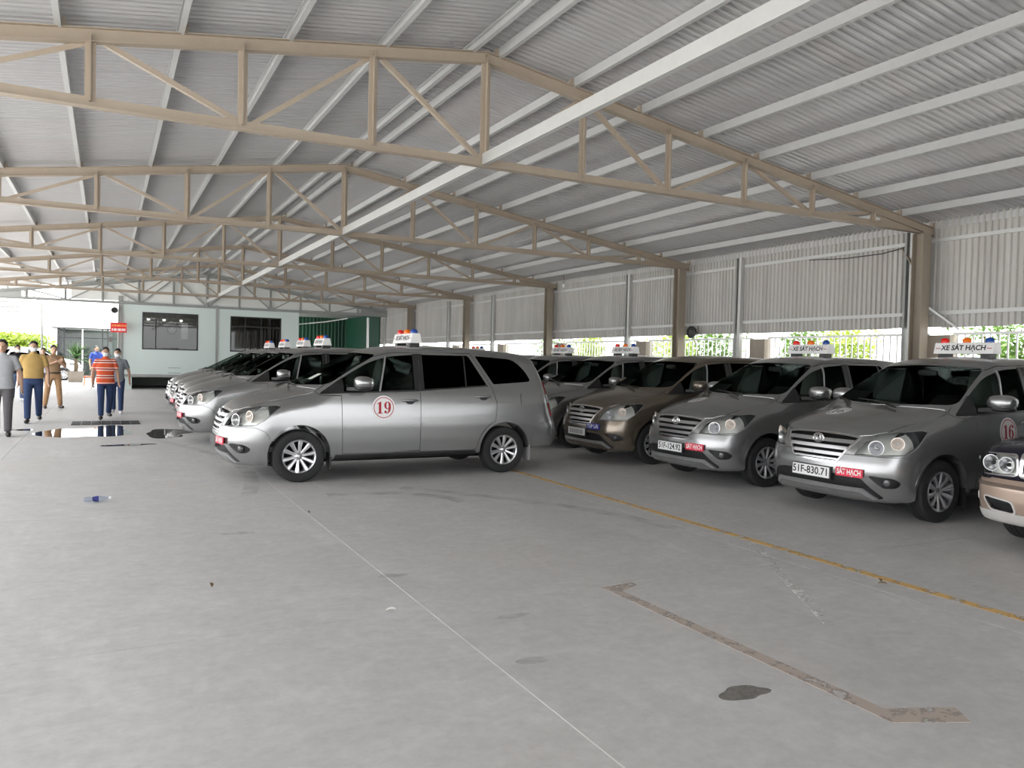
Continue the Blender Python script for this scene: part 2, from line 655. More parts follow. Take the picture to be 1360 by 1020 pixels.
def corrugated(width, length, pitch=PITCH_W, amp=AMP):
    """sheet in local x (width) and y (length), ribs along y"""
    n = int(round(width / pitch))
    xs, zs = [], []
    for k in range(n):
        for f, z in ((0, 0), (0.18, 0), (0.34, 1), (0.62, 1), (0.8, 0)):
            xs.append((k + f) * pitch)
            zs.append(z * amp)
    xs.append(n * pitch)
    zs.append(0)
    mb = MB()
    m = len(xs)
    vs = [(x, 0, z) for x, z in zip(xs, zs)] + [(x, length, z) for x, z in zip(xs, zs)]
    mb.add(vs, [(i, i + 1, m + i + 1, m + i) for i in range(m - 1)])
    me = mb.mesh('sheet')
    return me


ang = math.atan(SLOPE)
slope_len = (HALF + 0.45) / math.cos(ang)
sheet_me = corrugated(1.1, slope_len)
PUR_H = 0.11
for j in range(int(Y1 - Y0)):
    y = Y0 + j
    for s in (1, -1):
        o = link('roof_sheet', sheet_me, 'roof_sheet', roof)
        # local x -> world y, local y -> down the slope
        ex = Vector((0, 1, 0)) if s > 0 else Vector((0, -1, 0))
        ey = Vector((s * math.cos(ang), 0, -math.sin(ang)))
        ez = ex.cross(ey)
        if ez.z < 0:
            ez = -ez
        m = Matrix((ex, ey, ez)).transposed().to_4x4()
        m.translation = Vector((RX, y if s > 0 else y + 1, chord_top(RX) + PUR_H + 0.008 + (j % 2) * 0.0015))
        o.matrix_world = m
link('ridge_cap', MB().add([(RX - .35, Y0, chord_top(RX) + .125), (RX, Y0, chord_top(RX) + .185), (RX + .35, Y0, chord_top(RX) + .125),
                            (RX - .35, Y1, chord_top(RX) + .125), (RX, Y1, chord_top(RX) + .185), (RX + .35, Y1, chord_top(RX) + .125)],
                           [(0, 1, 4, 3), (1, 2, 5, 4)]).mesh('ridge_cap'), 'roof_sheet', roof)
pur = []
for k in range(8):
    pur.append((RX - 0.15 - 1.03 * k, -1))
    pur.append((RX + 0.15 + 1.03 * k, 1))
pur += [(RX - HALF - 0.12, -1), (RX + HALF + 0.12, 1)]
for x, s in pur:
    z = chord_top(x) - 0.012
    link('purlin', MB().channel((x, Y0, z), (x, Y1, z), 0.055, PUR_H, 0.004, flip=s).mesh('purlin'), 'purlin_steel', roof)

# galvanised tie along the middle of the bottom chords
tie = tag(link('tie_beam', MB().channel((RX - .03, -9.8, ZC + .02), (RX - .03, 36.5, ZC + .02), 0.06, 0.13, 0.006).mesh('tie_beam'), 'galvanised'),
          'long galvanised tie beam running along the middle of the trusses', 'beam')

# ---- trusses
ORD = ['first', 'second', 'third', 'fourth', 'fifth', 'sixth']


CLEAT = MB().bbox((-.016, -.035, -.005), (.016, .035, .085)).mesh('purlin_cleat')


def make_truss(y, label, material='truss_paint', zc=ZC, group='steel roof trusses', drop=0.0):
    t = empty('roof_truss', (RX, y, zc))
    tag(t, label, 'roof truss', group)
    top = lambda d: 5.09 - zc - SLOPE * abs(d) - drop
    P = 1.345
    b = MB()
    b.extrude([(-.055, 0), (.055, 0), (.055, .008), (.006, .008), (.006, .1), (-.006, .1), (-.006, .008), (-.055, .008)], (-HALF, 0, 0), (HALF, 0, 0))
    link('bottom_chord', b.mesh('bottom_chord'), material, t)
    for s in (-1, 1):
        c = MB()
        c.extrude([(-.05, -.13), (.05, -.13), (.05, -.122), (.006, -.122), (.006, -.008), (.05, -.008), (.05, 0), (-.05, 0), (-.05, -.008), (-.006, -.008),
                   (-.006, -.122), (-.05, -.122)], (0, 0, top(0)), (s * (HALF + .25), 0, top(HALF + .25)))
        link('top_chord', c.mesh('top_chord'), material, t)
    for k in range(-5, 6):
        d = k * P
        m = MB()
        for f in (-1, 1):
            m.angle((d, f * .006, 0.05), (d, f * .006, top(d) - 0.06), 0.045 if k else 0.055, 0.006, up=(0, f, 0))
            m.angle((d - .002, f * .006, 0.05), (d - .002, f * .006, top(d) - 0.06), 0.045 if k else 0.055, 0.006, up=(0, f, 0), flip=-1)
        link('strut', m.mesh('strut'), material, t)
    for s in (-1, 1):
        for a, bb in ((1, 0), (1, 2), (3, 2), (3, 4), (5, 4)):
            m = MB()
            da, db = s * a * P + math.copysign(.05, (bb - a) * s), s * bb * P + math.copysign(.04, (a - bb) * s)
            if top(da) - .1 < .15:
                continue
            m.angle((da, .03, top(da) - .1), (db, .03, .075), 0.05, 0.006, up=(0, 1, 0))
            link('diagonal', m.mesh('diagonal'), material, t)
        # knuckle plate where the chords meet the column
        g = MB()
        g.add([(s * 6.9, -.01, .0), (s * (HALF + .1), -.01, 0), (s * (HALF + .1), -.01, .1), (s * 6.9, -.01, top(6.9) - .06),
               (s * 6.9, .01, .0), (s * (HALF + .1), .01, 0), (s * (HALF + .1), .01, .1), (s * 6.9, .01, top(6.9) - .06)],
              [(0, 1, 2, 3), (7, 6, 5, 4), (0, 4, 5, 1), (1, 5, 6, 2), (2, 6, 7, 3), (3, 7, 4, 0)])
        link('knee_plate', g.mesh('knee_plate'), material, t)
    # purlin cleats
    for x, s in pur:
        link('purlin_cleat', CLEAT, material, t, (x - RX - .02 * s, 0, top(x - RX)))
    return t


ROLE = ['tan steel roof truss above the gold-bumpered car', 'tan steel roof truss carried by the column between the 16 and 124.92 cars',
        'tan steel roof truss carried by the column behind the bronze car', 'tan steel roof truss over the third car behind car 19',
        'tan steel roof truss fourth along, over the far parked cars', 'tan steel roof truss last before the office']
for y, l in zip(TRUSS_Y, ROLE):
    make_truss(y, l)
make_truss(36.5, 'grey steel end truss in front of the white office wall', 'grey_steel', 3.56, 'steel roof trusses', 0.05)

# ---- columns
COLL = ['tan steel column behind the gold car', 'tan steel column rising behind the silver cars 16 and 124.92',
        'tan steel column behind the bronze car', 'tan steel column third along the fence wall', 'tan steel column fourth along the fence wall', 'tan steel column nearest the office on the fence side']
for y, l in zip(TRUSS_Y, COLL):
    for x in (XW,):
        c = empty('column', (x, y, 0))
        tag(c, l, 'column', 'steel columns')
        link('shaft', MB().ibeam((0, 0, 0.015), (0, 0, ZC), 0.2, 0.2, 0.012, up=(0, 1, 0)).mesh('shaft'), 'column_paint', c)
        link('base_plate', MB().bbox((-.16, -.16, 0), (.16, .16, .015)).mesh('base_plate'), 'column_paint', c)

# ---- side wall of corrugated sheets hung above the fence
WX = 12.09
Z_LO, Z_HI = 2.25, 4.02
wall = empty('wall_right')
tag(wall, kind='structure')
wsheet = corrugated(1.1, Z_HI - Z_LO, 0.1, 0.03)
for j in range(int(Y1 - Y0)):
    o = link('wall_sheet', wsheet, 'wall_sheet', wall)
    m = Matrix((Vector((0, 1, 0)), Vector((0, 0, 1)), Vector((-1, 0, 0)))).transposed().to_4x4()
    m.translation = Vector((WX + (j % 2) * .002, Y0 + j, Z_LO + rnd.uniform(-.012, .004)))
    o.matrix_world = m
for z in (2.45, 3.64):
    link('girt', MB().channel((WX - .045, Y0, z), (WX - .045, Y1, z), 0.045, 0.06, 0.004).mesh('girt'), 'galvanised', wall)
POST_Y = [8.55 + 4.0 * k for k in range(-3, 8)]
for k, y in enumerate(POST_Y):
    link('wall_post', MB().channel((WX - .13, y, 0), (WX - .13, y, 3.85), 0.07, 0.09, 0.005, up=(1, 0, 0)).mesh('wall_post'), 'galvanised', wall)
    link('wall_post', MB().channel((WX - .13, y + .13, 0), (WX - .13, y + .13, 3.85), 0.04, 0.09, 0.005, up=(1, 0, 0)).mesh('wall_post'), 'grey_steel', wall)
brace = MB()
brace.beam((XW + .05, 8.4, 2.72), (WX - .02, 7.78, 2.2), 0.03, 0.03)
link('brace', brace.mesh('brace'), 'galvanised', wall)
link('brace', MB().beam((XW, 8.4, 3.2), (WX - .02, 8.85, 3.62), 0.03, 0.03).mesh('brace'), 'column_paint', wall)

# ---- fence below it: low wall, rails, bars
fence_w = empty('wall_fence_base')
tag(fence_w, kind='structure')
link('low_wall', MB().bbox((WX + .02, Y0, 0), (WX + .14, Y1, 0.75)).mesh('low_wall'), mat('plaster', (0.45, 0.44, 0.41), 0.85, noise=(2, .2)), fence_w)
for y in POST_Y:
    link('pier', MB().bbox((WX - .02, y - .62, 0), (WX + .2, y - .2, 2.12)).mesh('pier'), mat('pier_plaster', (0.36, 0.315, 0.26), 0.85, noise=(3, .2)), fence_w)
bar_me = MB().bbox((-.011, -.011, 0.75), (.011, .011, 2.14)).mesh('bar')
spots = ['by the gold car', 'behind car 16', 'behind the silver car with plate 124.92', 'behind the bronze car', 'second after the bronze car', 'third after the bronze car',
         'fourth after the bronze car', 'fifth after the bronze car', 'sixth after the bronze car', 'last before the office']
for k in range(len(POST_Y) - 1):
    ya_, yb_ = POST_Y[k] - .2, POST_Y[k + 1] - .62
    f = empty('fence_panel', (WX + .08, ya_, 0))
    tag(f, 'white barred steel fence panel ' + spots[k], 'fence', 'white barred fence panels')
    L = yb_ - ya_
    link('top_rail', MB().bbox((-.02, 0, 2.12), (.02, L, 2.16)).mesh('top_rail'), 'white_paint', f)
    link('bottom_rail', MB().bbox((-.02, 0, 0.85), (.02, L, 0.89)).mesh('bottom_rail'), 'white_paint', f)
    n = int(L / 0.13)
    for i in range(n):
        link('bar', bar_me, 'white_paint', f, (0, (i + .5) * L / n, 0))
# ================================================================ cars
# A car skin is the surface g(x, y, z) = 0 of a smooth solid; every panel, pane, lamp and
# trim piece is cut out of that skin (or a thin shell under it) with a prism.


def table(pts, sig=0.05, lo=None, hi=None):
    xs = np.array([p[0] for p in pts], float)
    ys = np.array([p[1] for p in pts], float)
    lo = xs[0] - 0.6 if lo is None else lo
    hi = xs[-1] + 0.6 if hi is None else hi
    step = 0.004
    g = np.arange(lo, hi, step)
    s0 = (ys[1] - ys[0]) / (xs[1] - xs[0])
    s1 = (ys[-1] - ys[-2]) / (xs[-1] - xs[-2])
    v = np.interp(g, xs, ys)
    v = np.where(g < xs[0], ys[0] + (g - xs[0]) * s0, v)
    v = np.where(g > xs[-1], ys[-1] + (g - xs[-1]) * s1, v)
    k = np.arange(-int(3 * sig / step), int(3 * sig / step) + 1) * step
    ker = np.exp(-0.5 * (k / sig) ** 2)
    ker /= ker.sum()
    pad = len(k) // 2
    vv = np.convolve(np.concatenate([v[0] + (np.arange(-pad, 0)) * (v[1] - v[0]), v, v[-1] + np.arange(1, pad + 1) * (v[-1] - v[-2])]), ker, 'valid')
    return lambda x: np.interp(x, g, vv)


def smax(a, b, k):
    h = np.maximum(k - np.abs(a - b), 0) / k
    return np.maximum(a, b) + h * h * k / 4


class Skin:
    def __init__(self, g, xa, xb, zc):
        self.g, self.xa, self.xb, self.zc = g, xa, xb, zc
        self.cache = {}

    def mesh(self, off=0.0, nx=80, nf=26, nphi=160, g=None, xa=None, xb=None, zc=None, name='skin'):
        """closed mesh of g = -off, found along rays from the spine"""
        key = (off, nx, nf, nphi) if g is None else None
        if key and key in self.cache:
            return self.cache[key]
        g = g or self.g
        xa, xb, zc = xa or self.xa, xb or self.xb, zc or self.zc
        ph = np.arange(nphi) * 2 * np.pi / nphi
        O, D = [], []
        for i in range(nf - 1, 0, -1):
            a = (np.pi / 2) * i / nf
            O.append(np.tile([xa, 0, zc], (nphi, 1)))
            D.append(np.stack([np.full(nphi, -np.sin(a)), np.cos(a) * np.cos(ph), np.cos(a) * np.sin(ph)], 1))
        for x in np.linspace(xa, xb, nx):
            O.append(np.tile([x, 0, zc], (nphi, 1)))
            D.append(np.stack([np.zeros(nphi), np.cos(ph), np.sin(ph)], 1))
        for i in range(1, nf):
            a = (np.pi / 2) * i / nf
            O.append(np.tile([xb, 0, zc], (nphi, 1)))
            D.append(np.stack([np.full(nphi, np.sin(a)), np.cos(a) * np.cos(ph), np.cos(a) * np.sin(ph)], 1))
        rows = len(O)
        O, D = np.concatenate(O), np.concatenate(D)
        O = np.concatenate([O, [[xa, 0, zc], [xb, 0, zc]]])
        D = np.concatenate([D, [[-1, 0, 0], [1, 0, 0]]])
        lo, hi = np.zeros(len(O)), np.full(len(O), 3.0)
        for _ in range(26):
            m = (lo + hi) / 2
            P = O + D * m[:, None]
            ins = g(P[:, 0], P[:, 1], P[:, 2]) + off < 0
            lo = np.where(ins, m, lo)
            hi = np.where(ins, hi, m)
        P = O + D * lo[:, None]
        fs = []
        for i in range(rows - 1):
            for k in range(nphi):
                k2 = (k + 1) % nphi
                fs.append((i * nphi + k, (i + 1) * nphi + k, (i + 1) * nphi + k2, i * nphi + k2))
        a, b = rows * nphi, rows * nphi + 1
        for k in range(nphi):
            k2 = (k + 1) % nphi
            fs.append((a, k, k2))
            fs.append((b, (rows - 1) * nphi + k2, (rows - 1) * nphi + k))
        me = bpy.data.meshes.new(name)
        me.from_pydata(P.tolist(), [], fs)
        if key:
            self.cache[key] = me
        return me

    def grad(self, P, e=0.002):
        x, y, z = P[:, 0], P[:, 1], P[:, 2]
        G = np.stack([self.g(x + e, y, z) - self.g(x - e, y, z), self.g(x, y + e, z) - self.g(x, y - e, z), self.g(x, y, z + e) - self.g(x, y, z - e)], 1)
        return G / np.maximum(np.linalg.norm(G, axis=1, keepdims=True), 1e-9)

    def drop(self, P, d, off=0.0, t0=-1.5, t1=1.5):
        """move points along direction d (outside -> inside) on to g = off"""
        P = np.asarray(P, float)
        d = np.asarray(d, float)
        n = 240
        lo = np.full(len(P), t0)
        hi = np.full(len(P), t1)
        found = np.zeros(len(P), bool)
        for i in range(n):
            t = t0 + (t1 - t0) * i / n
            Q = P + d * t
            ins = (self.g(Q[:, 0], Q[:, 1], Q[:, 2]) < off) & ~found
            hi = np.where(ins, t, hi)
            lo = np.where(ins, t - (t1 - t0) / n, lo)
            found |= ins
        for _ in range(14):
            m = (lo + hi) / 2
            Q = P + d * m[:, None]
            ins = self.g(Q[:, 0], Q[:, 1], Q[:, 2]) < off
            hi = np.where(ins, m, hi)
            lo = np.where(ins, lo, m)
        return P + d * hi[:, None]

    def smooth(self, me):
        """true skin normals on skin faces, flat elsewhere"""
        me.shade_smooth()
        nv, nl = len(me.vertices), len(me.loops)
        P = np.empty(nv * 3)
        me.vertices.foreach_get('co', P)
        P = P.reshape(-1, 3)
        G = self.grad(P)
        lv = np.empty(nl, int)
        me.loops.foreach_get('vertex_index', lv)
        fn = np.empty(len(me.polygons) * 3)
        me.polygons.foreach_get('normal', fn)
        fn = fn.reshape(-1, 3)
        lt = np.empty(len(me.polygons), int)
        me.polygons.foreach_get('loop_total', lt)
        ls = np.empty(len(me.polygons), int)
        me.polygons.foreach_get('loop_start', ls)
        lf = np.empty(nl, int)
        lf[np.argsort(np.concatenate([np.arange(s, s + t) for s, t in zip(ls, lt)]))] = np.repeat(np.arange(len(lt)), lt)
        FN = fn[lf]
        GN = G[lv]
        dot = (FN * GN).sum(1)
        N = np.where((dot > 0.86)[:, None], GN, np.where((dot < -0.86)[:, None], -GN, FN))
        me.normals_split_custom_set(N.tolist())
        return me


def boolean(a, b, op):
    oa, ob = bpy.data.objects.new('ta', a), bpy.data.objects.new('tb', b)
    COL.objects.link(oa)
    COL.objects.link(ob)
    md = oa.modifiers.new('b', 'BOOLEAN')
    md.operation = op
    md.object = ob
    try:
        md.solver = 'MANIFOLD'
    except TypeError:
        md.solver = 'EXACT'
    dg = bpy.context.evaluated_depsgraph_get()
    me = bpy.data.meshes.new_from_object(oa.evaluated_get(dg))
    bpy.data.objects.remove(oa)
    bpy.data.objects.remove(ob)
    me.materials.clear()
    return me


def sub(a, b):
    return boolean(a, b, 'DIFFERENCE')


def cap(a, b):
    return boolean(a, b, 'INTERSECT')


def prism(polys, axis, t0, t1):
    """closed prisms of (u, v) polygons swept along an axis or a direction in plan"""
    if polys and isinstance(polys[0][0], (int, float)):
        polys = [polys]
    mb = MB()
    for poly in polys:
        n = len(poly)
        vs = []
        for t in (t0, t1):
            for u, v in poly:
                if axis == 'y':
                    vs.append((u, t, v))
                elif axis == 'x':
                    vs.append((t, u, v))
                elif axis == 'z':
                    vs.append((u, v, t))
                else:               # angle in plan: sweep direction (cos, sin), u measured along (-sin, cos)
                    c, s = math.cos(axis), math.sin(axis)
                    vs.append((t * c - u * s, t * s + u * c, v))
        fs = [(i, (i + 1) % n, n + (i + 1) % n, n + i) for i in range(n)] + [tuple(range(n - 1, -1, -1)), tuple(range(n, 2 * n))]
        mb.add(vs, fs)
    return mb.mesh('prism')


def mirror_y(poly):
    return [(-u, v) for u, v in poly]


def circle(cx, cy, r, n=40, ry=None):
    return [(cx + r * math.cos(2 * PI * k / n), cy + (ry or r) * math.sin(2 * PI * k / n)) for k in range(n)]


def cyl_y(cx, cz, r, y0, y1, n=48):
    return prism(circle(cx, cz, r, n), 'y', y0, y1)


def join(meshes):
    mb = MB()
    for me in meshes:
        mb.add([v.co for v in me.vertices], [tuple(p.vertices) for p in me.polygons])
    m = mb.mesh('joined')
    return m


# ---------------- lettering for the round door numbers (bold serif figures)
def fig_strokes(ch):
    """list of polygons (u, v) in a box 0.62 wide and 1 high"""
    if ch == '1':
        return [[(.20, .06), (.42, .06), (.42, 1), (.34, 1), (.20, .90)], [(.08, 0), (.54, 0), (.54, .07), (.08, .07)], [(.06, .80), (.21, .84), (.21, .92), (.06, .86)]]

    def arc(cx, cy, r0x, r0y, r1x, r1y, a0, a1, n=20):
        o = [(cx + r0x * math.cos(a0 + (a1 - a0) * i / n), cy + r0y * math.sin(a0 + (a1 - a0) * i / n)) for i in range(n + 1)]
        p = [(cx + r1x * math.cos(a0 + (a1 - a0) * i / n), cy + r1y * math.sin(a0 + (a1 - a0) * i / n)) for i in range(n + 1)]
        return [[o[i], o[i + 1], p[i + 1], p[i]] for i in range(n)]
    if ch == '9':
        q = arc(.32, .68, .29, .32, .10, .27, 0, 2 * PI, 28)
        q += arc(.25, .50, .36, .50, .17, .44, 0.25, -1.75, 16)
        q += [circle(.14, .14, .11, 14)]
        return q
    if ch == '6':
        return [[(.62 - u, 1 - v) for u, v in p] for p in fig_strokes('9')]
    if ch == '8':
        return arc(.31, .74, .26, .26, .11, .21, 0, 2 * PI, 24) + arc(.31, .28, .30, .28, .12, .23, 0, 2 * PI, 24)
    if ch == '2':
        return arc(.30, .72, .28, .28, .10, .22, -.5, PI, 16) + [[(.46, .55), (.56, .62), (.2, .1), (.04, .06)], [(.04, 0), (.58, 0), (.58, .2), (.04, .14)]]
    if ch == '5':
        return [[(.08, .52), (.2, .52), (.2, 1), (.08, 1)], [(.08, .86), (.55, .86), (.55, 1), (.08, 1)]] + arc(.28, .32, .31, .32, .12, .26, -2.4, 2.0, 20)
    if ch == '7':
        return [[(.04, .84), (.6, .84), (.6, 1), (.04, 1)], [(.18, 0), (.4, 0), (.6, .86), (.42, .86)]]
    if ch == '4':
        return [[(.36, 0), (.54, 0), (.54, 1), (.36, 1)], [(.02, .24), (.6, .24), (.6, .36), (.02, .36)], [(.02, .3), (.14, .36), (.5, 1), (.4, 1)]]
    if ch == '~':                 # a figure too blurred to read: a plain slanted stroke
        return [[(.10, .08), (.34, .08), (.52, .92), (.28, .92)]]
    return arc(.31, .5, .30, .5, .11, .44, 0, 2 * PI, 28)


def refine(polys, maxlen):
    mb = bmesh.new()
    for p in polys:
        try:
            vs = [mb.verts.new((u, v, 0)) for u, v in p]
            mb.faces.new(vs)
        except ValueError:
            pass
    return mb


def sticker_mesh(skin, polys, frame, d, off, sub_len=0.06):
    """flat polygons in a (u, v) frame laid on the skin along direction d"""
    o, eu, ev = (np.array(q, float) for q in frame)
    bm = refine(polys, sub_len)
    bmesh.ops.triangulate(bm, faces=bm.faces)
    for _ in range(4):
        es = [e for e in bm.edges if e.calc_length() > sub_len]
        if not es:
            break
        bmesh.ops.subdivide_edges(bm, edges=es, cuts=1, use_grid_fill=False)
        bmesh.ops.triangulate(bm, faces=bm.faces)
    bm.verts.ensure_lookup_table()
    uv = np.array([[v.co.x, v.co.y] for v in bm.verts])
    P = o + uv[:, :1] * eu + uv[:, 1:2] * ev
    Q = skin.drop(P, d, off)
    for v, q in zip(bm.verts, Q):
        v.co = q
    bmesh.ops.recalc_face_normals(bm, faces=bm.faces)
    me = bpy.data.meshes.new('sticker')
    bm.to_mesh(me)
    bm.free()
    # face outwards
    P = np.array([tuple(p.center) for p in me.polygons])
    G = skin.grad(P)
    flip = [i for i, p in enumerate(me.polygons) if Vector(G[i]).dot(p.normal) < 0]
    if flip:
        b2 = bmesh.new()
        b2.from_mesh(me)
        b2.faces.ensure_lookup_table()
        bmesh.ops.reverse_faces(b2, faces=[b2.faces[i] for i in flip])
        b2.to_mesh(me)
        b2.free()
    me.shade_smooth()
    return me


# ---------------- the minivan skin
_W = table([(0, .80), (.4, .838), (.9, .866), (1.6, .876), (3.4, .876), (4.2, .852), (4.6, .82)], 0.12)
_DZ = table([(.15, -.055), (.30, -.024), (.48, -.006), (.66, 0), (.80, -.004), (.95, -.014), (1.07, -.034), (1.58, -.190), (1.75, -.26)], 0.025)
_F0 = table([(.20, .10), (.30, .05), (.40, .012), (.50, .0), (.58, .008), (.66, .028), (.75, .05), (.85, .085), (1.0, .17)], 0.02)
_ZT = table([(-.25, .58), (-.02, .80), (.08, .875), (.2, .945), (.39, 1.02), (.6, 1.078), (.82, 1.125), (1.1, 1.272), (1.4, 1.43), (1.75, 1.60),
             (2.0, 1.668), (2.3, 1.695), (2.7, 1.705), (3.3, 1.695), (3.9, 1.655), (4.2, 1.62), (4.6, 1.57)], 0.035)
_R0 = table([(.25, 4.48), (.34, 4.53), (.45, 4.575), (.60, 4.585), (.70, 4.56), (.78, 4.52), (1.0, 4.455), (1.22, 4.37), (1.5, 4.22), (1.62, 4.17), (1.75, 4.12)], 0.03)
_KK = table([(0, .33), (1.9, .33), (2.6, 0), (3.4, -.10), (4.5, -.10)], 0.15)
_B0 = table([(0, .21), (.4, .21), (.6, .22), (1.3, .26), (3.1, .27), (4.0, .33), (4.6, .34)], 0.1)


def van_g(x, y, z):
    ay = np.abs(y)
    side = ay - (_W(x) + _DZ(z))
    xs = x - _KK(x) * ay * ay
    top = (z - (_ZT(xs) - 0.05 * (ay / .7) ** 2)) * np.interp(x, [.75, 1.0, 1.7, 2.0], [.97, .86, .9, 1.0])
    n = ay / .8
    front = _F0(z) + .085 * n ** 2 + .22 * n ** 6 - x
    rear = x - (_R0(z) - .05 * n ** 2 - .12 * n ** 6)
    g = smax(side, top, .13)
    g = smax(g, front, .11)
    g = smax(g, rear, .10)
    return smax(g, _B0(x) - z, .05)


FAX, RAX, AXZ, TYR = .87, 3.62, .315, .315
VAN = []          # (name, mesh, material, parent index, flags)


def vp(name, me, material, parent=None, paint_slot=False, only=None):
    me.name = name
    me.materials.clear()
    me.materials.append(MATS[material] if isinstance(material, str) else material)
    VAN.append(dict(name=name, me=me, mat=material, parent=parent, paint=paint_slot, only=only))
    return len(VAN) - 1


def wheel_meshes(R=TYR, rim=.205, w=.20, spokes=10, big=.03):
    """tyre and rim about local y; outer face towards -y"""
    M = Matrix.Rotation(PI / 2, 4, 'X')
    h = w / 2
    ty = MB().lathe([(rim - .012, -h * .8), (rim + .02, -h * .95), (R - .05, -h), (R - .018, -h * .92), (R - .004, -h * .74), (R, -h * .6), (R, -h * .25), (R - .01, -h * .22),
                     (R - .01, -h * .14), (R, -h * .12), (R, h * .12), (R - .01, h * .14), (R - .01, h * .22), (R, h * .25), (R, h * .6), (R - .004, h * .74), (R - .018, h * .92),
                     (R - .05, h), (rim + .02, h * .95), (rim - .012, h * .8)], 56, M, closed=True).mesh('tyre', True, angle=35)
    back = MB().lathe([(0, -.01), (rim - .01, -.01), (rim - .01, .01), (0, .01)], 40, M).mesh('brake', False)
    rm = MB().lathe([(rim - .022, h * .9), (rim - .004, h * .97), (rim, h * .8), (rim, -h * .8), (rim - .02, -h * .8), (rim - .024, h * .6)], 48, M, closed=True)
    for k in range(spokes):
        t = 2 * PI * k / spokes + .1
        Rk = Matrix.Rotation(t, 4, 'Y')
        a0, a1 = .016, big
        pts = []
        for (r, hw, yy) in ((.035, a0, -h * .62), (.12, a0 * 1.25, -h * .80), (rim - .012, a1, -h * .88)):
            pts += [Vector((-hw, yy, r)), Vector((-hw * .45, yy - .010, r)), Vector((hw * .45, yy - .010, r)), Vector((hw, yy, r)), Vector((hw, yy + .025, r)), Vector((-hw, yy + .025, r))]
        fs = []
        for i in range(2):
            for j in range(6):
                fs.append((i * 6 + j, i * 6 + (j + 1) % 6, (i + 1) * 6 + (j + 1) % 6, (i + 1) * 6 + j))
        fs += [(5, 4, 3, 2, 1, 0), (12, 13, 14, 15, 16, 17)]
        rm.add([Rk @ p for p in pts], fs)
    rm = rm.mesh('rim', True, angle=25)
    hub = MB().lathe([(0, h * .86), (.022, h * .84), (.03, h * .78), (.055, h * .66), (.06, h * .3), (0, h * .3)], 24, M).mesh('hub_cap', True)
    return ty, rm, hub, back


def seat_mesh(wd=.48):
    m = MB()
    m.ellipsoid((.0, 0, .10), (.27, wd / 2, .09), 20, 10, p=5)
    R_ = Matrix.Rotation(math.radians(20), 4, 'Y')
    m.ellipsoid((.30, 0, .40), (.075, wd / 2 * .98, .34), 20, 12, M=R_, p=4)
    return m.mesh('seat', True, angle=60)


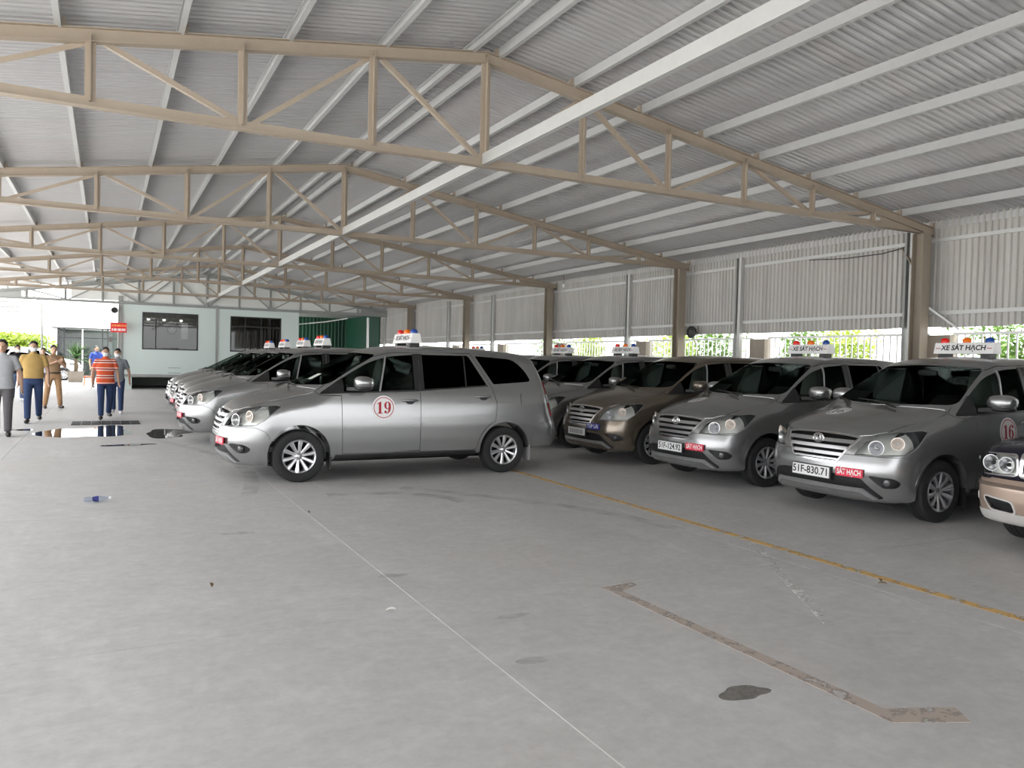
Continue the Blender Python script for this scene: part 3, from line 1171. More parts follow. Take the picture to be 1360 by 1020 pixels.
def build_van():
    S = Skin(van_g, .5, 4.0, .66)
    outer = S.mesh(0, 90, 30, 168)
    in08, in13 = S.mesh(.008, 60, 22, 132), S.mesh(.013, 60, 22, 132)
    glass = sub(in08, in13)
    in60, in100 = S.mesh(.06, 60, 26, 132), S.mesh(.10, 60, 26, 132)
    in75 = S.mesh(.075, 60, 26, 132)
    in25 = S.mesh(.025, 60, 26, 132)
    out2, out8 = S.mesh(-.004, 90, 30, 168), S.mesh(-.010, 70, 26, 144)
    skin_trim = sub(out2, S.mesh(.004, 70, 26, 144))     # thin raised trim
    skin_flare = sub(out8, S.mesh(.006, 70, 26, 144))

    gin = lambda x, y, z: smax(smax(van_g(x, y, z) + .045, .46 - z, .03), smax(1.0 - x + .25 * (z - .9), x - 4.36, .02), .03)
    cabin = S.mesh(0, 40, 14, 80, g=gin, xa=1.5, xb=3.9, zc=.95)
    # wheel wells
    wells = join([cyl_y(ax, AXZ + .01, .372, s * .52, s * 1.1) for ax in (FAX, RAX) for s in (-1, 1)])
    body = sub(sub(outer, cabin), wells)
    # glass openings
    W_F = round_poly([(1.135, 1.085), (2.335, 1.125), (2.335, 1.570), (2.02, 1.548), (1.76, 1.470), (1.46, 1.302)], [.02, .03, .02, .3, .3, .3], 5)
    W_R = round_poly([(2.445, 1.128), (3.355, 1.19), (3.115, 1.578), (2.445, 1.576)], .03)
    W_Q = round_poly([(3.455, 1.20), (4.05, 1.245), (3.96, 1.40), (3.79, 1.545), (3.215, 1.578)], [.03, .06, .1, .12, .03], 5)
    sidew = prism([W_F, W_R, W_Q], 'y', -1.3, 1.3)
    WS = round_poly([(-.735, 1.175), (0, 1.15), (.735, 1.175), (.60, 1.565), (0, 1.592), (-.60, 1.565)], [.06, .3, .06, .06, .3, .06], 5)
    RW = round_poly([(-.62, 1.14), (.62, 1.14), (.55, 1.53), (-.55, 1.53)], .06)
    wsp, rwp = prism(WS, 'x', .6, 2.1), prism(RW, 'x', 3.95, 4.9)
    for c in (sidew, wsp, rwp):
        body = sub(body, c)
    # headlamp recesses: swept obliquely at each front corner
    TH = math.radians(42)

    def hl_uv(p, s):
        x, y, z = p
        c, sn = math.cos(-s * TH), math.sin(-s * TH)
        return (-x * sn + y * c, z)
    HLP = [(.055, .44, .665), (.20, .72, .672), (.36, .80, .685), (.47, .83, .75), (.63, .85, .915), (.56, .83, .932), (.36, .74, .915), (.22, .62, .885), (.13, .50, .80)]
    HL = {s: [hl_uv((x, s * y, z), s) for x, y, z in HLP] for s in (-1, 1)}
    hlp = {s: prism(round_poly(HL[s], .025, 3), -s * TH, -1.0, .9) for s in (-1, 1)}
    # sweep must only touch its own corner
    corner = {s: prism([(-.1, s * .30), (.75, s * .30), (.75, s * 1.1), (-.1, s * 1.1)], 'z', .5, 1.1) for s in (-1, 1)}
    hlp = {s: cap(hlp[s], corner[s]) for s in (-1, 1)}
    GR = round_poly([(-.455, .845), (-.27, .572), (.27, .572), (.455, .845), (.30, .862), (0, .872), (-.30, .862)], [.02, .05, .05, .02, .1, .1, .1], 4)
    BAND = round_poly([(-.63, .245), (-.52, .34), (.52, .34), (.63, .245), (.685, .262), (.53, .442), (.40, .462), (-.40, .462), (-.53, .442), (-.685, .262)], .02, 3)
    FOG = round_poly([(.585, .482), (.755, .465), (.79, .42), (.765, .365), (.69, .360)], .025, 3)
    grp = prism(GR, 'x', -.3, .45)
    bandp = prism(BAND, 'x', -.3, .40)
    fogp = join([prism(FOG, 'x', -.3, .62), prism(mirror_y(FOG), 'x', -.3, .62)])
    for p_, inn in ((grp, in60), (bandp, in25), (fogp, in60)):
        body = sub(body, sub(p_, inn))
    for s in (-1, 1):
        body = sub(body, sub(hlp[s], in100))

    # panels cut free with a fine gap
    GAP = .0065
    D_F = [(1.39, .335), (2.392, .335), (2.392, 1.60), (2.02, 1.585), (1.74, 1.508), (1.43, 1.337), (1.06, 1.085), (1.12, 1.055), (1.37, 1.05)]
    arc_r = [(RAX + .425 * math.cos(a), AXZ + .425 * math.sin(a)) for a in np.linspace(PI * .97, PI * .62, 8)]
    D_R = [(2.392 + GAP, .335), (3.14, .335)] + arc_r + [(3.475, .80), (3.485, .95), (3.415, 1.17), (3.15, 1.607), (2.392 + GAP, 1.602)]
    parts = {}
    for nm, poly in (('front_door', D_F), ('rear_door', D_R)):
        for s in (-1, 1):
            pr = prism(poly, 'y', s * .42, s * 1.3)
            parts[nm, s] = cap(body, pr)
            body = sub(body, prism(offset_poly(poly, GAP), 'y', s * .42, s * 1.3))
    HD = [(.105, 0), (.115, .25), (.15, .40), (.215, .52), (.33, .615), (.62, .69), (1.04, .735), (1.07, .70), (.97, .5), (.89, .3), (.85, 0)]
    HD = [(x, -y) for x, y in HD] + [(x, y) for x, y in HD[::-1]][1:-1]
    hood = cap(body, prism(HD, 'z', .80, 1.5))
    body = sub(body, prism(offset_poly(HD, GAP), 'z', .80, 1.5))
    BP = [(-.3, .1), (.52, .1), (.52, .55), (.47, .615), (.36, .664), (-.3, .664)]
    bump = cap(body, prism(BP, 'y', -1.2, 1.2))
    body = sub(body, prism(offset_poly(BP, .005), 'y', -1.2, 1.2))
    RB = [(4.02, .1), (4.9, .1), (4.9, .70), (4.30, .70), (4.06, .62)]
    rbump = cap(body, prism(RB, 'y', -1.2, 1.2))
    body = sub(body, prism(offset_poly(RB, .005), 'y', -1.2, 1.2))

    b = vp('body', S.smooth(body), 'silver_paint', paint_slot=True)
    vp('hood', S.smooth(hood), 'silver_paint', paint_slot=True)
    fb = vp('front_bumper', S.smooth(bump), 'silver_paint', paint_slot=True)
    vp('rear_bumper', S.smooth(rbump), 'silver_paint', paint_slot=True)
    door = {}
    for k, me in parts.items():
        door[k] = vp(k[0], S.smooth(me), 'silver_paint', paint_slot=True)
    # panes
    vp('windscreen', S.smooth(cap(glass, wsp)), 'windscreen_glass')
    vp('rear_window', S.smooth(cap(glass, rwp)), 'tinted_glass')
    for s in (-1, 1):
        for nm, poly, mt, par in (('window_pane', W_F, 'front_glass', door['front_door', s]), ('window_pane', W_R, 'tinted_glass', door['rear_door', s]), ('quarter_window', W_Q, 'tinted_glass', None)):
            vp(nm, S.smooth(cap(glass, prism(offset_poly(poly, .004), 'y', s * .3, s * 1.3))), mt, par)
        # pillars, bars and mouldings
        fd, rd = door['front_door', s], door['rear_door', s]
        y0, y1 = s * .4, s * 1.3
        vp('pillar_trim', S.smooth(cap(skin_trim, prism([(2.325, 1.12), (2.389, 1.122), (2.389, 1.585), (2.325, 1.582)], 'y', y0, y1))), 'black_plastic', fd)
        vp('pillar_trim', S.smooth(cap(skin_trim, prism([(2.402, 1.122), (2.455, 1.125), (2.455, 1.588), (2.402, 1.586)], 'y', y0, y1))), 'black_plastic', rd)
        vp('window_bar', S.smooth(cap(skin_trim, prism([(1.845, 1.10), (1.865, 1.10), (1.975, 1.545), (1.955, 1.543)], 'y', y0, y1))), 'alloy', fd)
        vp('window_bar', S.smooth(cap(skin_trim, prism([(3.04, 1.165), (3.058, 1.165), (3.058, 1.58), (3.04, 1.58)], 'y', y0, y1))), 'black_plastic', rd)
        vp('sail_trim', S.smooth(cap(skin_trim, prism([(1.11, 1.078), (1.40, 1.088), (1.40, 1.27)], 'y', y0, y1))), 'black_plastic', fd)
        vp('belt_strip', S.smooth(cap(skin_trim, prism([(1.12, 1.068), (2.388, 1.108), (2.388, 1.126), (1.12, 1.086)], 'y', y0, y1))), 'black_plastic', fd)
        vp('belt_strip', S.smooth(cap(skin_trim, prism([(2.402, 1.110), (3.37, 1.175), (3.36, 1.192), (2.402, 1.128)], 'y', y0, y1))), 'black_plastic', rd)
        vp('side_moulding', S.smooth(cap(skin_flare, prism(round_poly([(1.41, .625), (2.38, .655), (2.38, .705), (1.41, .672)], .012, 3), 'y', y0, y1))), 'silver_paint', fd, True)
        vp('side_moulding', S.smooth(cap(skin_flare, prism(round_poly([(2.412, .656), (3.24, .685), (3.30, .735), (2.412, .706)], .012, 3), 'y', y0, y1))), 'silver_paint', rd, True)
        vp('side_skirt', S.smooth(cap(skin_flare, prism([(1.26, .20), (3.21, .20), (3.18, .325), (1.30, .322)], 'y', y0, y1))), 'black_plastic')
        for ax, a0, a1 in ((FAX, .06, .94), (RAX, .02, .97)):
            ring = [(ax + .402 * math.cos(PI * t), AXZ + .01 + .402 * math.sin(PI * t)) for t in np.linspace(a0, a1, 26)]
            ring += [(ax + .373 * math.cos(PI * t), AXZ + .01 + .373 * math.sin(PI * t)) for t in np.linspace(a1, a0, 26)]
            vp('arch_lip', S.smooth(cap(skin_trim, prism(ring, 'y', y0, y1))), 'silver_paint', None, True)
        vp('fuel_flap' if s < 0 else 'side_panel_line', S.smooth(cap(skin_trim, prism([(3.86, .93), (3.866, .93), (3.866, 1.08), (3.86, 1.08)], 'y', y0, y1))), 'dark_steel')
        # door handles
        for hx, hz, par in ((2.25, .985, fd), (3.29, 1.035, rd)):
            cup = sticker_mesh(S, [circle(0, 0, .055, 24, .036)], ((hx, 0, hz), (1, 0, 0), (0, 0, 1)), (0, -s, 0), .0015) if False else \
                sticker_mesh(S, [circle(0, 0, .06, 24, .034)], ((hx, s * 1.2, hz - .012), (1, 0, 0), (0, 0, 1)), (0, -s, 0), .0015)
            vp('handle_cup', cup, 'dark_steel', par)
            yy = float(S.drop(np.array([[hx, s * 1.2, hz]]), (0, -s, 0))[0, 1])
            hm = MB().tube([(hx - .105, yy - s * .006, hz), (hx - .085, yy + s * .022, hz + .003), (hx, yy + s * .030, hz + .006), (hx + .085, yy + s * .022, hz + .003), (hx + .105, yy - s * .006, hz)],
                           [.012, .015, .016, .015, .012], 10).mesh('door_handle', True, angle=60)
            vp('door_handle', hm, 'silver_paint', par, True)
        # wing mirror
        yb = s * .79
        ym = s * .962
        mm = MB().ellipsoid((1.60, ym, 1.212), (.108, .132, .082), 24, 14, p=2.7)
        mi = vp('wing_mirror', mm.mesh('wing_mirror', True, angle=80), 'silver_paint', fd, True)
        vp('mirror_base', MB().ellipsoid((1.605, ym, 1.146), (.10, .122, .03), 20, 10, p=3).mesh('mirror_base', True, angle=80), 'black_plastic', fd)
        vp('mirror_foot', MB().extrude([(-.05, -.02), (.05, -.02), (.04, .02), (-.04, .02)], (1.47, yb, 1.13), (1.585, s * .94, 1.135)).mesh('mirror_foot'), 'black_plastic', fd)
        vp('mirror_glass', MB().ellipsoid((1.685, ym, 1.212), (.03, .112, .062), 20, 8, p=3).mesh('mirror_glass', True), 'chrome', fd)
        # mud flaps
        vp('mud_flap', MB().bbox((1.235, s * .66, .14), (1.255, s * .845, .34)).mesh('mud_flap'), 'black_plastic')
        vp('mud_flap', MB().bbox((4.00, s * .66, .16), (4.02, s * .845, .42)).mesh('mud_flap'), mat('grey_flap', (.25, .25, .25), .6))
        # headlamps
        lens_shell = sub(S.mesh(.002, 60, 22, 132), S.mesh(.007, 60, 22, 132)) if s < 0 else build_van.lens
        build_van.lens = lens_shell
        hback = sub(S.mesh(.085, 60, 26, 132), S.mesh(.115, 60, 26, 132))
        hl = vp('headlamp', S.smooth(cap(hback, cap(hlp[s], prism([(-.1, -1.2), (.545, -1.2), (.545, 1.2), (-.1, 1.2)], 'z', .4, 1.2)))), 'lamp_chrome')
        tip = cap(sub(S.mesh(.02, 60, 26, 132), S.mesh(.115, 60, 26, 132)), cap(hlp[s], prism([(.53, -1.2), (.9, -1.2), (.9, 1.2), (.53, 1.2)], 'z', .4, 1.2)))
        vp('lamp_tip', S.smooth(tip), 'dark_steel', hl)
        vp('lens', S.smooth(cap(lens_shell, hlp[s])), 'clear_lens', hl)
        bz = cap(sub(S.mesh(.004, 60, 26, 132), S.mesh(.03, 60, 26, 132)), sub(hlp[s], prism(offset_poly(HL[s], -.008), -s * TH, -1.02, .92)))
        vp('bezel', S.smooth(bz), mat('bezel_grey', (.25, .25, .25), .4), hl)
        for (rx, ry, rz, rr, mt) in ((.165, .60, .748, .068, 'alloy'), (.30, .735, .80, .058, 'amber')):
            d = Vector((-1, s * .55, 0)).normalized()
            M_ = Matrix.Translation((rx + .055, s * (ry - .02), rz)) @ d.to_track_quat('Z', 'Y').to_matrix().to_4x4()
            vp('reflector', MB().lathe([(0, 0), (.02, .004), (rr * .6, .022), (rr, .06), (rr + .006, .06), (rr * .6, .01), (0, -.01)], 24, M_).mesh('reflector', True), mt, hl)
            vp('bulb', MB().lathe([(0, .05), (.012, .045), (.015, .03), (.012, 0), (0, 0)], 12, M_).mesh('bulb', True), 'alloy', hl)
        # tail lamps
        for za, zb, mt in ((1.07, 1.25, 'tail_red'), (.95, 1.066, 'tail_clear'), (.77, .946, 'tail_red')):
            xa_ = 4.27 + (1.25 - zb) * .21
            xc_ = 4.27 + (1.25 - za) * .21
            vp('tail_lamp', S.smooth(cap(skin_flare, prism([(xa_, zb), (xc_, za), (4.8, za), (4.8, zb)], 'y', s * .56, s * 1.3))), mt)
        # fog lamps
        vp('fog_recess', S.smooth(cap(sub(S.mesh(.048, 60, 26, 132), in75), prism(FOG if s > 0 else mirror_y(FOG), 'x', -.3, .62))), 'black_plastic', fb)
        px = float(S.drop(np.array([[-.6, s * .70, .418]]), (1, 0, 0))[0, 0])
        M_ = Matrix.Translation((px + .05, s * .70, .418)) @ Vector((-1, s * .5, 0)).to_track_quat('Z', 'Y').to_matrix().to_4x4()
        vp('fog_lamp', MB().lathe([(0, .032), (.028, .030), (.04, .018), (.043, 0), (0, 0)], 20, M_).mesh('fog_lamp', True), mat('fog_glass', (.10, .10, .105), .15, .3), fb)
    # grille
    gb = vp('grille', S.smooth(cap(sub(S.mesh(.045, 60, 26, 132), in75), grp)), 'black_matt')
    slat_shell = sub(S.mesh(-.004, 60, 30, 168), S.mesh(.028, 60, 26, 132))
    for k, (za, zb) in enumerate(((.772, .806), (.706, .738), (.642, .672), (.597, .612))):
        hw = lambda z: .255 + (z - .572) / (.845 - .572) * .185
        sl = [(-hw(za), za), (hw(za), za), (hw(zb), zb), (-hw(zb), zb)]
        vp('slat', S.smooth(cap(slat_shell, prism(sl, 'x', -.3, .4))), 'alloy', gb)
    rim_in = offset_poly([(-.455, .845), (-.27, .572), (.27, .572), (.455, .845), (.30, .862), (0, .872), (-.30, .862)], -.016)
    fr = cap(slat_shell, sub(prism(offset_poly(GR, .004), 'x', -.3, .45), prism(rim_in, 'x', -.31, .46)))
    vp('grille_frame', S.smooth(fr), 'chrome', gb)
    # emblem: three interlocked rings
    ex = float(S.drop(np.array([[-.6, 0, .80]]), (1, 0, 0))[0, 0]) - .008

    def ring(cy, cz, ry, rz, r):
        pts = [(ex, cy + ry * math.cos(t), cz + rz * math.sin(t)) for t in np.linspace(0, 2 * PI, 29)]
        return MB().tube(pts, r, 6, cap=False)
    em = MB()
    for a in ((0, .80, .066, .045, .008), (0, .80, .022, .040, .006), (0, .818, .046, .018, .006)):
        q = ring(*a)
        em.add(q.v, q.f)
    vp('emblem', em.mesh('emblem', True), 'chrome', gb)
    # lower intake band and skid lip
    vp('lower_grille', S.smooth(cap(sub(S.mesh(.014, 60, 26, 132), S.mesh(.034, 60, 26, 132)), bandp)), 'black_plastic', fb)
    LIP = round_poly([(-.60, .238), (-.50, .300), (.50, .300), (.60, .238), (.64, .25), (.53, .345), (-.53, .345), (-.64, .25)], .012, 3)
    vp('skid_lip', S.smooth(cap(slat_shell, prism(LIP, 'x', -.3, .4))), 'alloy', fb)
    # plate and red test plate
    px = float(S.drop(np.array([[-.6, 0, .46]]), (1, 0, 0))[0, 0])
    vp('plate_holder', MB().box((px - .006, .02, .46), (.02, .50, .13)).mesh('plate_holder'), 'black_plastic', fb)
    # cabin
    sm = seat_mesh(.50)
    hr = MB().ellipsoid((0, 0, 0), (.055, .125, .09), 18, 10, p=2.6).mesh('headrest', True)
    for sx, ys in ((2.12, (-.37, .37)), (2.98, (-.40, 0, .40)), (3.72, (-.3, .3))):
        for y in ys:
            q = vp('seat', xform(sm.copy(), Matrix.Translation((sx, y, .50)) @ Matrix.Diagonal((1, 1 if len(ys) == 2 else .78, 1, 1))), 'seat_fabric')
            vp('headrest', xform(hr.copy(), Matrix.Translation((sx + .40, y, 1.31 if sx < 3.5 else 1.25))), 'seat_fabric', q)
    dash = MB().extrude(round_poly([(1.02, .5), (1.02, 1.07), (1.30, 1.06), (1.45, 1.00), (1.48, .85), (1.40, .5)], .04, 4), (0, -.72, 0), (0, .72, 0)) if False else None
    dm = prism(round_poly([(1.16, .5), (1.16, 1.06), (1.34, 1.07), (1.50, 1.01), (1.52, .85), (1.44, .5)], .04, 4), 'y', -.72, .72)
    vp('dashboard', dm, 'cabin_plastic')
    sw = MB()
    cx, cy_, cz_ = 1.66, -.37, 1.02
    nrm = Vector((.85, 0, .5)).normalized()
    a_, b_ = Vector((0, 1, 0)), nrm.cross(Vector((0, 1, 0)))
    sw.tube([Vector((cx, cy_, cz_)) + (a_ * math.cos(t) + b_ * math.sin(t)) * .18 for t in np.linspace(0, 2 * PI, 25)], .014, 6, cap=False)
    sw.tube([(cx, cy_ - .18, cz_), (cx - .02, cy_, cz_ - .01), (cx, cy_ + .18, cz_)], .014, 6)
    sw.tube([(cx - .02, cy_, cz_), (1.48, cy_, .92)], .03, 8)
    vp('steering_wheel', sw.mesh('steering_wheel', True), 'black_plastic')
    vp('interior_mirror', MB().ellipsoid((1.80, 0, 1.50), (.015, .12, .035), 14, 8, p=4).mesh('interior_mirror', True), 'black_plastic')
    # wipers
    for y_a, y_b in ((-.30, .25), (.32, .68)):
        wp = MB()
        pts = np.array([[0, y, 1.6] for y in np.linspace(y_a, y_b, 9)])
        zz = np.linspace(1.165, 1.20, 9)
        P_ = S.drop(np.stack([np.full(9, .3), pts[:, 1], zz], 1), (1, 0, 0), .012, 0, 1.5)
        wp.tube([tuple(p) for p in P_], .008, 6)
        P2 = S.drop(np.array([[.3, (y_a + y_b) / 2 - .3, 1.13], [.3, (y_a + y_b) / 2, 1.185]]), (1, 0, 0), .02, 0, 1.5)
        wp.tube([tuple(p) for p in P2], .009, 6)
        vp('wiper', wp.mesh('wiper', True), 'black_plastic')
    # windscreen papers
    vp('windscreen_sticker', sticker_mesh(S, [[(-.04, -.035), (.04, -.035), (.04, .035), (-.04, .035)]], ((.3, -.34, 1.27), (0, 1, 0), (0, 0, 1)), (1, 0, 0), .002), mat('paper_tag', (.62, .66, .60), .7), only='paper')
    # wheels
    ty, rm, hub, back = wheel_meshes()
    for ax in (FAX, RAX):
        for s in (-1, 1):
            M_ = Matrix.Translation((ax, s * .735, TYR)) @ (Matrix.Identity(4) if s < 0 else Matrix.Rotation(PI, 4, 'Z'))
            wl = vp('wheel', xform(ty.copy(), M_), 'rubber')
            vp('rim', xform(rm.copy(), M_), 'alloy', wl)
            vp('hub_cap', xform(hub.copy(), M_), 'alloy', wl)
            vp('brake_disc', xform(back.copy(), M_), 'black_matt', wl)
    vp('underbody', MB().bbox((.55, -.5, .2), (4.1, .5, .3)).mesh('underbody'), 'black_matt')
    # roof sign with beacons
    sg = MB()
    prof = [(-.085, 1.735), (.085, 1.735), (.075, 1.76), (.055, 1.855), (.045, 1.865), (-.045, 1.865), (-.055, 1.855), (-.078, 1.76)]
    sg.add([(2.50 + u, y, v) for y, k in ((-.36, 1), (.36, 1)) for u, v in prof],
           [tuple(range(8))[::-1], tuple(range(8, 16))] + [(i, (i + 1) % 8, 8 + (i + 1) % 8, 8 + i) for i in range(8)])
    rs = vp('roof_sign', sg.mesh('roof_sign'), 'white_plastic', only='sign')
    for y, mt in ((.27, 'red_lamp'), (.0, 'orange_lamp'), (-.27, 'blue_lamp')):
        vp('beacon', MB().lathe([(.048, 0), (.048, .03), (.042, .05), (.025, .062), (0, .066)], 16, Matrix.Translation((2.50, y, 1.862))).mesh('beacon', True), mt, rs, only='sign')
    for y in (-.26, .26):
        vp('sign_foot', MB().bbox((2.43, y - .05, 1.685), (2.57, y + .05, 1.737)).mesh('sign_foot'), 'black_plastic', rs, only='sign')
    tm = text_mesh('XE SÁT HẠCH', .085, .0025)
    tl = (.81 - .085)
    fx = Vector((-.078 + .055, 0, 1.855 - 1.76)).normalized()      # up along the front face
    nx = Vector((-fx.z, 0, fx.x))
    if nx.x > 0:
        nx = -nx
    M_ = Matrix((Vector((0, -1, 0)), Vector((.023, 0, .095)).normalized(), Vector((-.095, 0, .023)).normalized())).transposed().to_4x4()
    M_.translation = Vector((2.50 - .068 - .0025, 0, 1.803))
    vp('sign_lettering', xform(tm, M_), 'black_vinyl', rs, only='sign')
    for y in (-.31, .31):
        dashm = MB().box(M_ @ Vector((y, -.005, .0)), (.002, .06, .008), Matrix(((.972, 0, .235), (0, 1, 0), (-.235, 0, .972))))
        vp('sign_dash', dashm.mesh('sign_dash'), 'dark_red_vinyl', rs, only='sign')
    return S


VSKIN = build_van()


# round stickers
def number_parts(skin, num, frame, d, r=.15):
    out = [('number_sticker', sticker_mesh(skin, [circle(0, 0, r, 48)], frame, d, .0015), 'white_vinyl')]
    ring_p = []
    for k in range(48):
        a, b = 2 * PI * k / 48, 2 * PI * (k + 1) / 48
        ring_p.append([(r * .87 * math.cos(a), r * .87 * math.sin(a)), (r * .87 * math.cos(b), r * .87 * math.sin(b)), (r * .81 * math.cos(b), r * .81 * math.sin(b)), (r * .81 * math.cos(a), r * .81 * math.sin(a))])
    out.append(('sticker_ring', sticker_mesh(skin, ring_p, frame, d, .003), 'dark_red_vinyl'))
    polys = []
    h = r * 1.0
    n = len(num)
    for i, ch in enumerate(num):
        ox = (i - n / 2) * .64 * h
        for p in fig_strokes(ch):
            polys.append([(ox + u * h, (v - .5) * h) for u, v in p])
    out.append(('sticker_number', sticker_mesh(skin, polys, frame, d, .003), 'dark_red_vinyl'))
    return out


def make_car(X, Y, label, group, paint_name='silver_paint', plate=None, red=None, blue=None, num=None, sign=True, yaw=0.0, hood_num=None):
    root = empty('minivan', (X + 2.245, Y, 0), yaw)
    tag(root, label, 'car', group)
    objs = []
    off = Vector((-2.245, 0, 0))
    for p in VAN:
        if (p['only'] == 'sign' and not sign) or (p['only'] == 'paper' and num != '19'):
            objs.append(None)
            continue
        par = root if p['parent'] is None else objs[p['parent']]
        o = link(p['name'], p['me'], None, par)
        if p['parent'] is None:
            o.location = off
        if p['paint'] and paint_name != 'silver_paint':
            o.material_slots[0].link = 'OBJECT'
            o.material_slots[0].material = MATS[paint_name]
        objs.append(o)
    fb = next(o for o in objs if o and o.name.startswith('front_bumper'))
    hood = next(o for o in objs if o and o.name.startswith('hood'))
    doors = [o for o in objs if o and o.name.startswith('front_door')]
    px = float(VSKIN.drop(np.array([[-.6, 0, .46]]), (1, 0, 0))[0, 0])

    def board(nm, y, z, w_, h_, face, txt, txt_mat, size, yaw_=0.0, bold=.002):
        bo = link(nm, MB().box((0, 0, 0), (.012, w_, h_)).mesh(nm), face, fb)
        x_ = float(VSKIN.drop(np.array([[-.6, y, z]]), (1, 0, 0))[0, 0]) - .018
        bo.location = (x_, y, z)
        bo.rotation_euler = (0, 0, yaw_)
        if txt and txt[0] == '|':
            for q in range(len(txt)):
                link('stroke', MB().box((-.007, w_ * .36 - q * w_ * .12, 0), (.002, w_ * .035, h_ * .6)).mesh('stroke'), txt_mat, bo)
        elif txt:
            t = text_mesh(txt, size, bold)
            M_ = Matrix((Vector((0, -1, 0)), Vector((0, 0, 1)), Vector((-1, 0, 0)))).transposed().to_4x4()
            M_.translation = Vector((-.0075, 0, 0))
            xs = [v.co.x for v in t.vertices]
            sc = min(1.0, (w_ - .03) / max(1e-3, max(xs) - min(xs)))
            link(nm + '_lettering', xform(t, M_ @ Matrix.Diagonal((sc, 1, 1, 1))), txt_mat, bo)
        return bo
    if plate:
        board('license_plate', .02, .46, .47, .11, 'white_vinyl', plate, 'black_vinyl', .105)
    if red:
        board('test_plate', -.43, .495, .28, .085, 'red_plate', red, 'white_vinyl', .075, .16)
    if blue:
        board('learner_plate', -.40, .565, .28, .085, 'blue_plate', blue, 'white_vinyl', .075, .14)
    if num:
        frame = ((1.90, -1.2, .90), (1, 0, 0), (0, 0, 1))
        bse = None
        for nm, me, mt in number_parts(VSKIN, num, frame, (0, 1, 0)):
            o = link(nm, me, mt, doors[0])
    if hood_num:
        fr2 = ((.56, .17, 1.6), (0, -1, 0), (1, 0, 0))
        for nm, me, mt in number_parts(VSKIN, hood_num, fr2, (0, 0, -1), .13):
            o = link(nm, me, mt if mt != 'dark_red_vinyl' else 'black_vinyl', hood)
    return root


AISLE, FENCE_ROW = 'silver minivans standing across the aisle', 'minivans parked nose out along the fence'
CAR19 = make_car(1.19, 10.27, 'silver minivan with round sticker 19 on its door, standing across the aisle', AISLE, red='SÁT HẠCH', num='19')
make_car(1.08, 14.6, 'silver minivan right behind car 19, its wing mirror showing over the hood of 19', AISLE, red='SÁT HẠCH')
make_car(1.22, 16.82, 'silver minivan with a roof sign, second one behind car 19', AISLE, red='SÁT HẠCH')
make_car(1.27, 19.05, 'silver minivan with a roof sign, third one behind car 19', AISLE, red='SÁT HẠCH')
make_car(1.32, 21.3, 'silver minivan with a roof sign, last behind car 19 towards the office', AISLE)
make_car(6.53, 5.72, 'silver minivan with plate 51F-830.71 and number 16 on its hood', FENCE_ROW, plate='51F-830.71', red='SÁT HẠCH', num='16', hood_num='16')
make_car(6.56, 8.05, 'silver minivan with plate 51F-124.92 next to car 16', FENCE_ROW, plate='51F-124.92', red='SÁT HẠCH', hood_num='~~')
make_car(6.55, 10.32, 'bronze minivan with a blue learner plate on its nose and no roof sign', FENCE_ROW, 'bronze_paint', plate='|||||||', blue='TẬP LÁI', sign=False)
make_car(6.55, 12.6, 'grey minivan between the bronze one and the back of car 19', FENCE_ROW, 'silver_paint')
make_car(6.50, 14.9, 'silver minivan whose roof sign shows right of the tail of car 19', FENCE_ROW)
make_car(6.55, 17.2, 'silver minivan hidden mostly behind car 19, without a roof sign', FENCE_ROW, sign=False)
make_car(6.55, 19.5, 'silver minivan whose roof sign lamps peep over the roof of car 19', FENCE_ROW)
# ================================================================ the gold-bumpered car at the right edge
_sW = table([(0, .78), (.4, .825), (.9, .84), (3.4, .84), (4.3, .81)], .12)
_sD = table([(.15, -.04), (.30, -.015), (.5, 0), (.9, -.005), (1.05, -.02), (1.65, -.13), (1.85, -.2)], .03)
_sF = table([(.2, .10), (.32, .03), (.42, 0), (.55, 0), (.60, .03), (.64, .06), (.80, .08), (.95, .14)], .016)
_sT = table([(-.2, .72), (0, .84), (.1, .90), (.3, .945), (.8, 1.0), (1.05, 1.03), (1.3, 1.22), (1.75, 1.68), (1.95, 1.76), (2.5, 1.80), (4.0, 1.78), (4.4, 1.72)], .03)
_sR = table([(.25, 4.22), (.45, 4.30), (.65, 4.30), (.72, 4.26), (1.1, 4.22), (1.7, 4.05)], .03)


def suv_g(x, y, z):
    ay = np.abs(y)
    side = ay - (_sW(x) + _sD(z))
    top = (z - (_sT(x - .2 * ay * ay) - .035 * (ay / .7) ** 2)) * np.interp(x, [1.0, 1.2, 1.7, 2.0], [1, .75, .8, 1.0])
    n = ay / .8
    front = _sF(z) + .07 * n ** 2 + .13 * n ** 8 - x
    rear = x - (_sR(z) - .04 * n ** 2 - .06 * n ** 8)
    g = smax(side, top, .10)
    g = smax(g, front, .08)
    g = smax(g, rear, .08)
    return smax(g, .24 - z, .05)


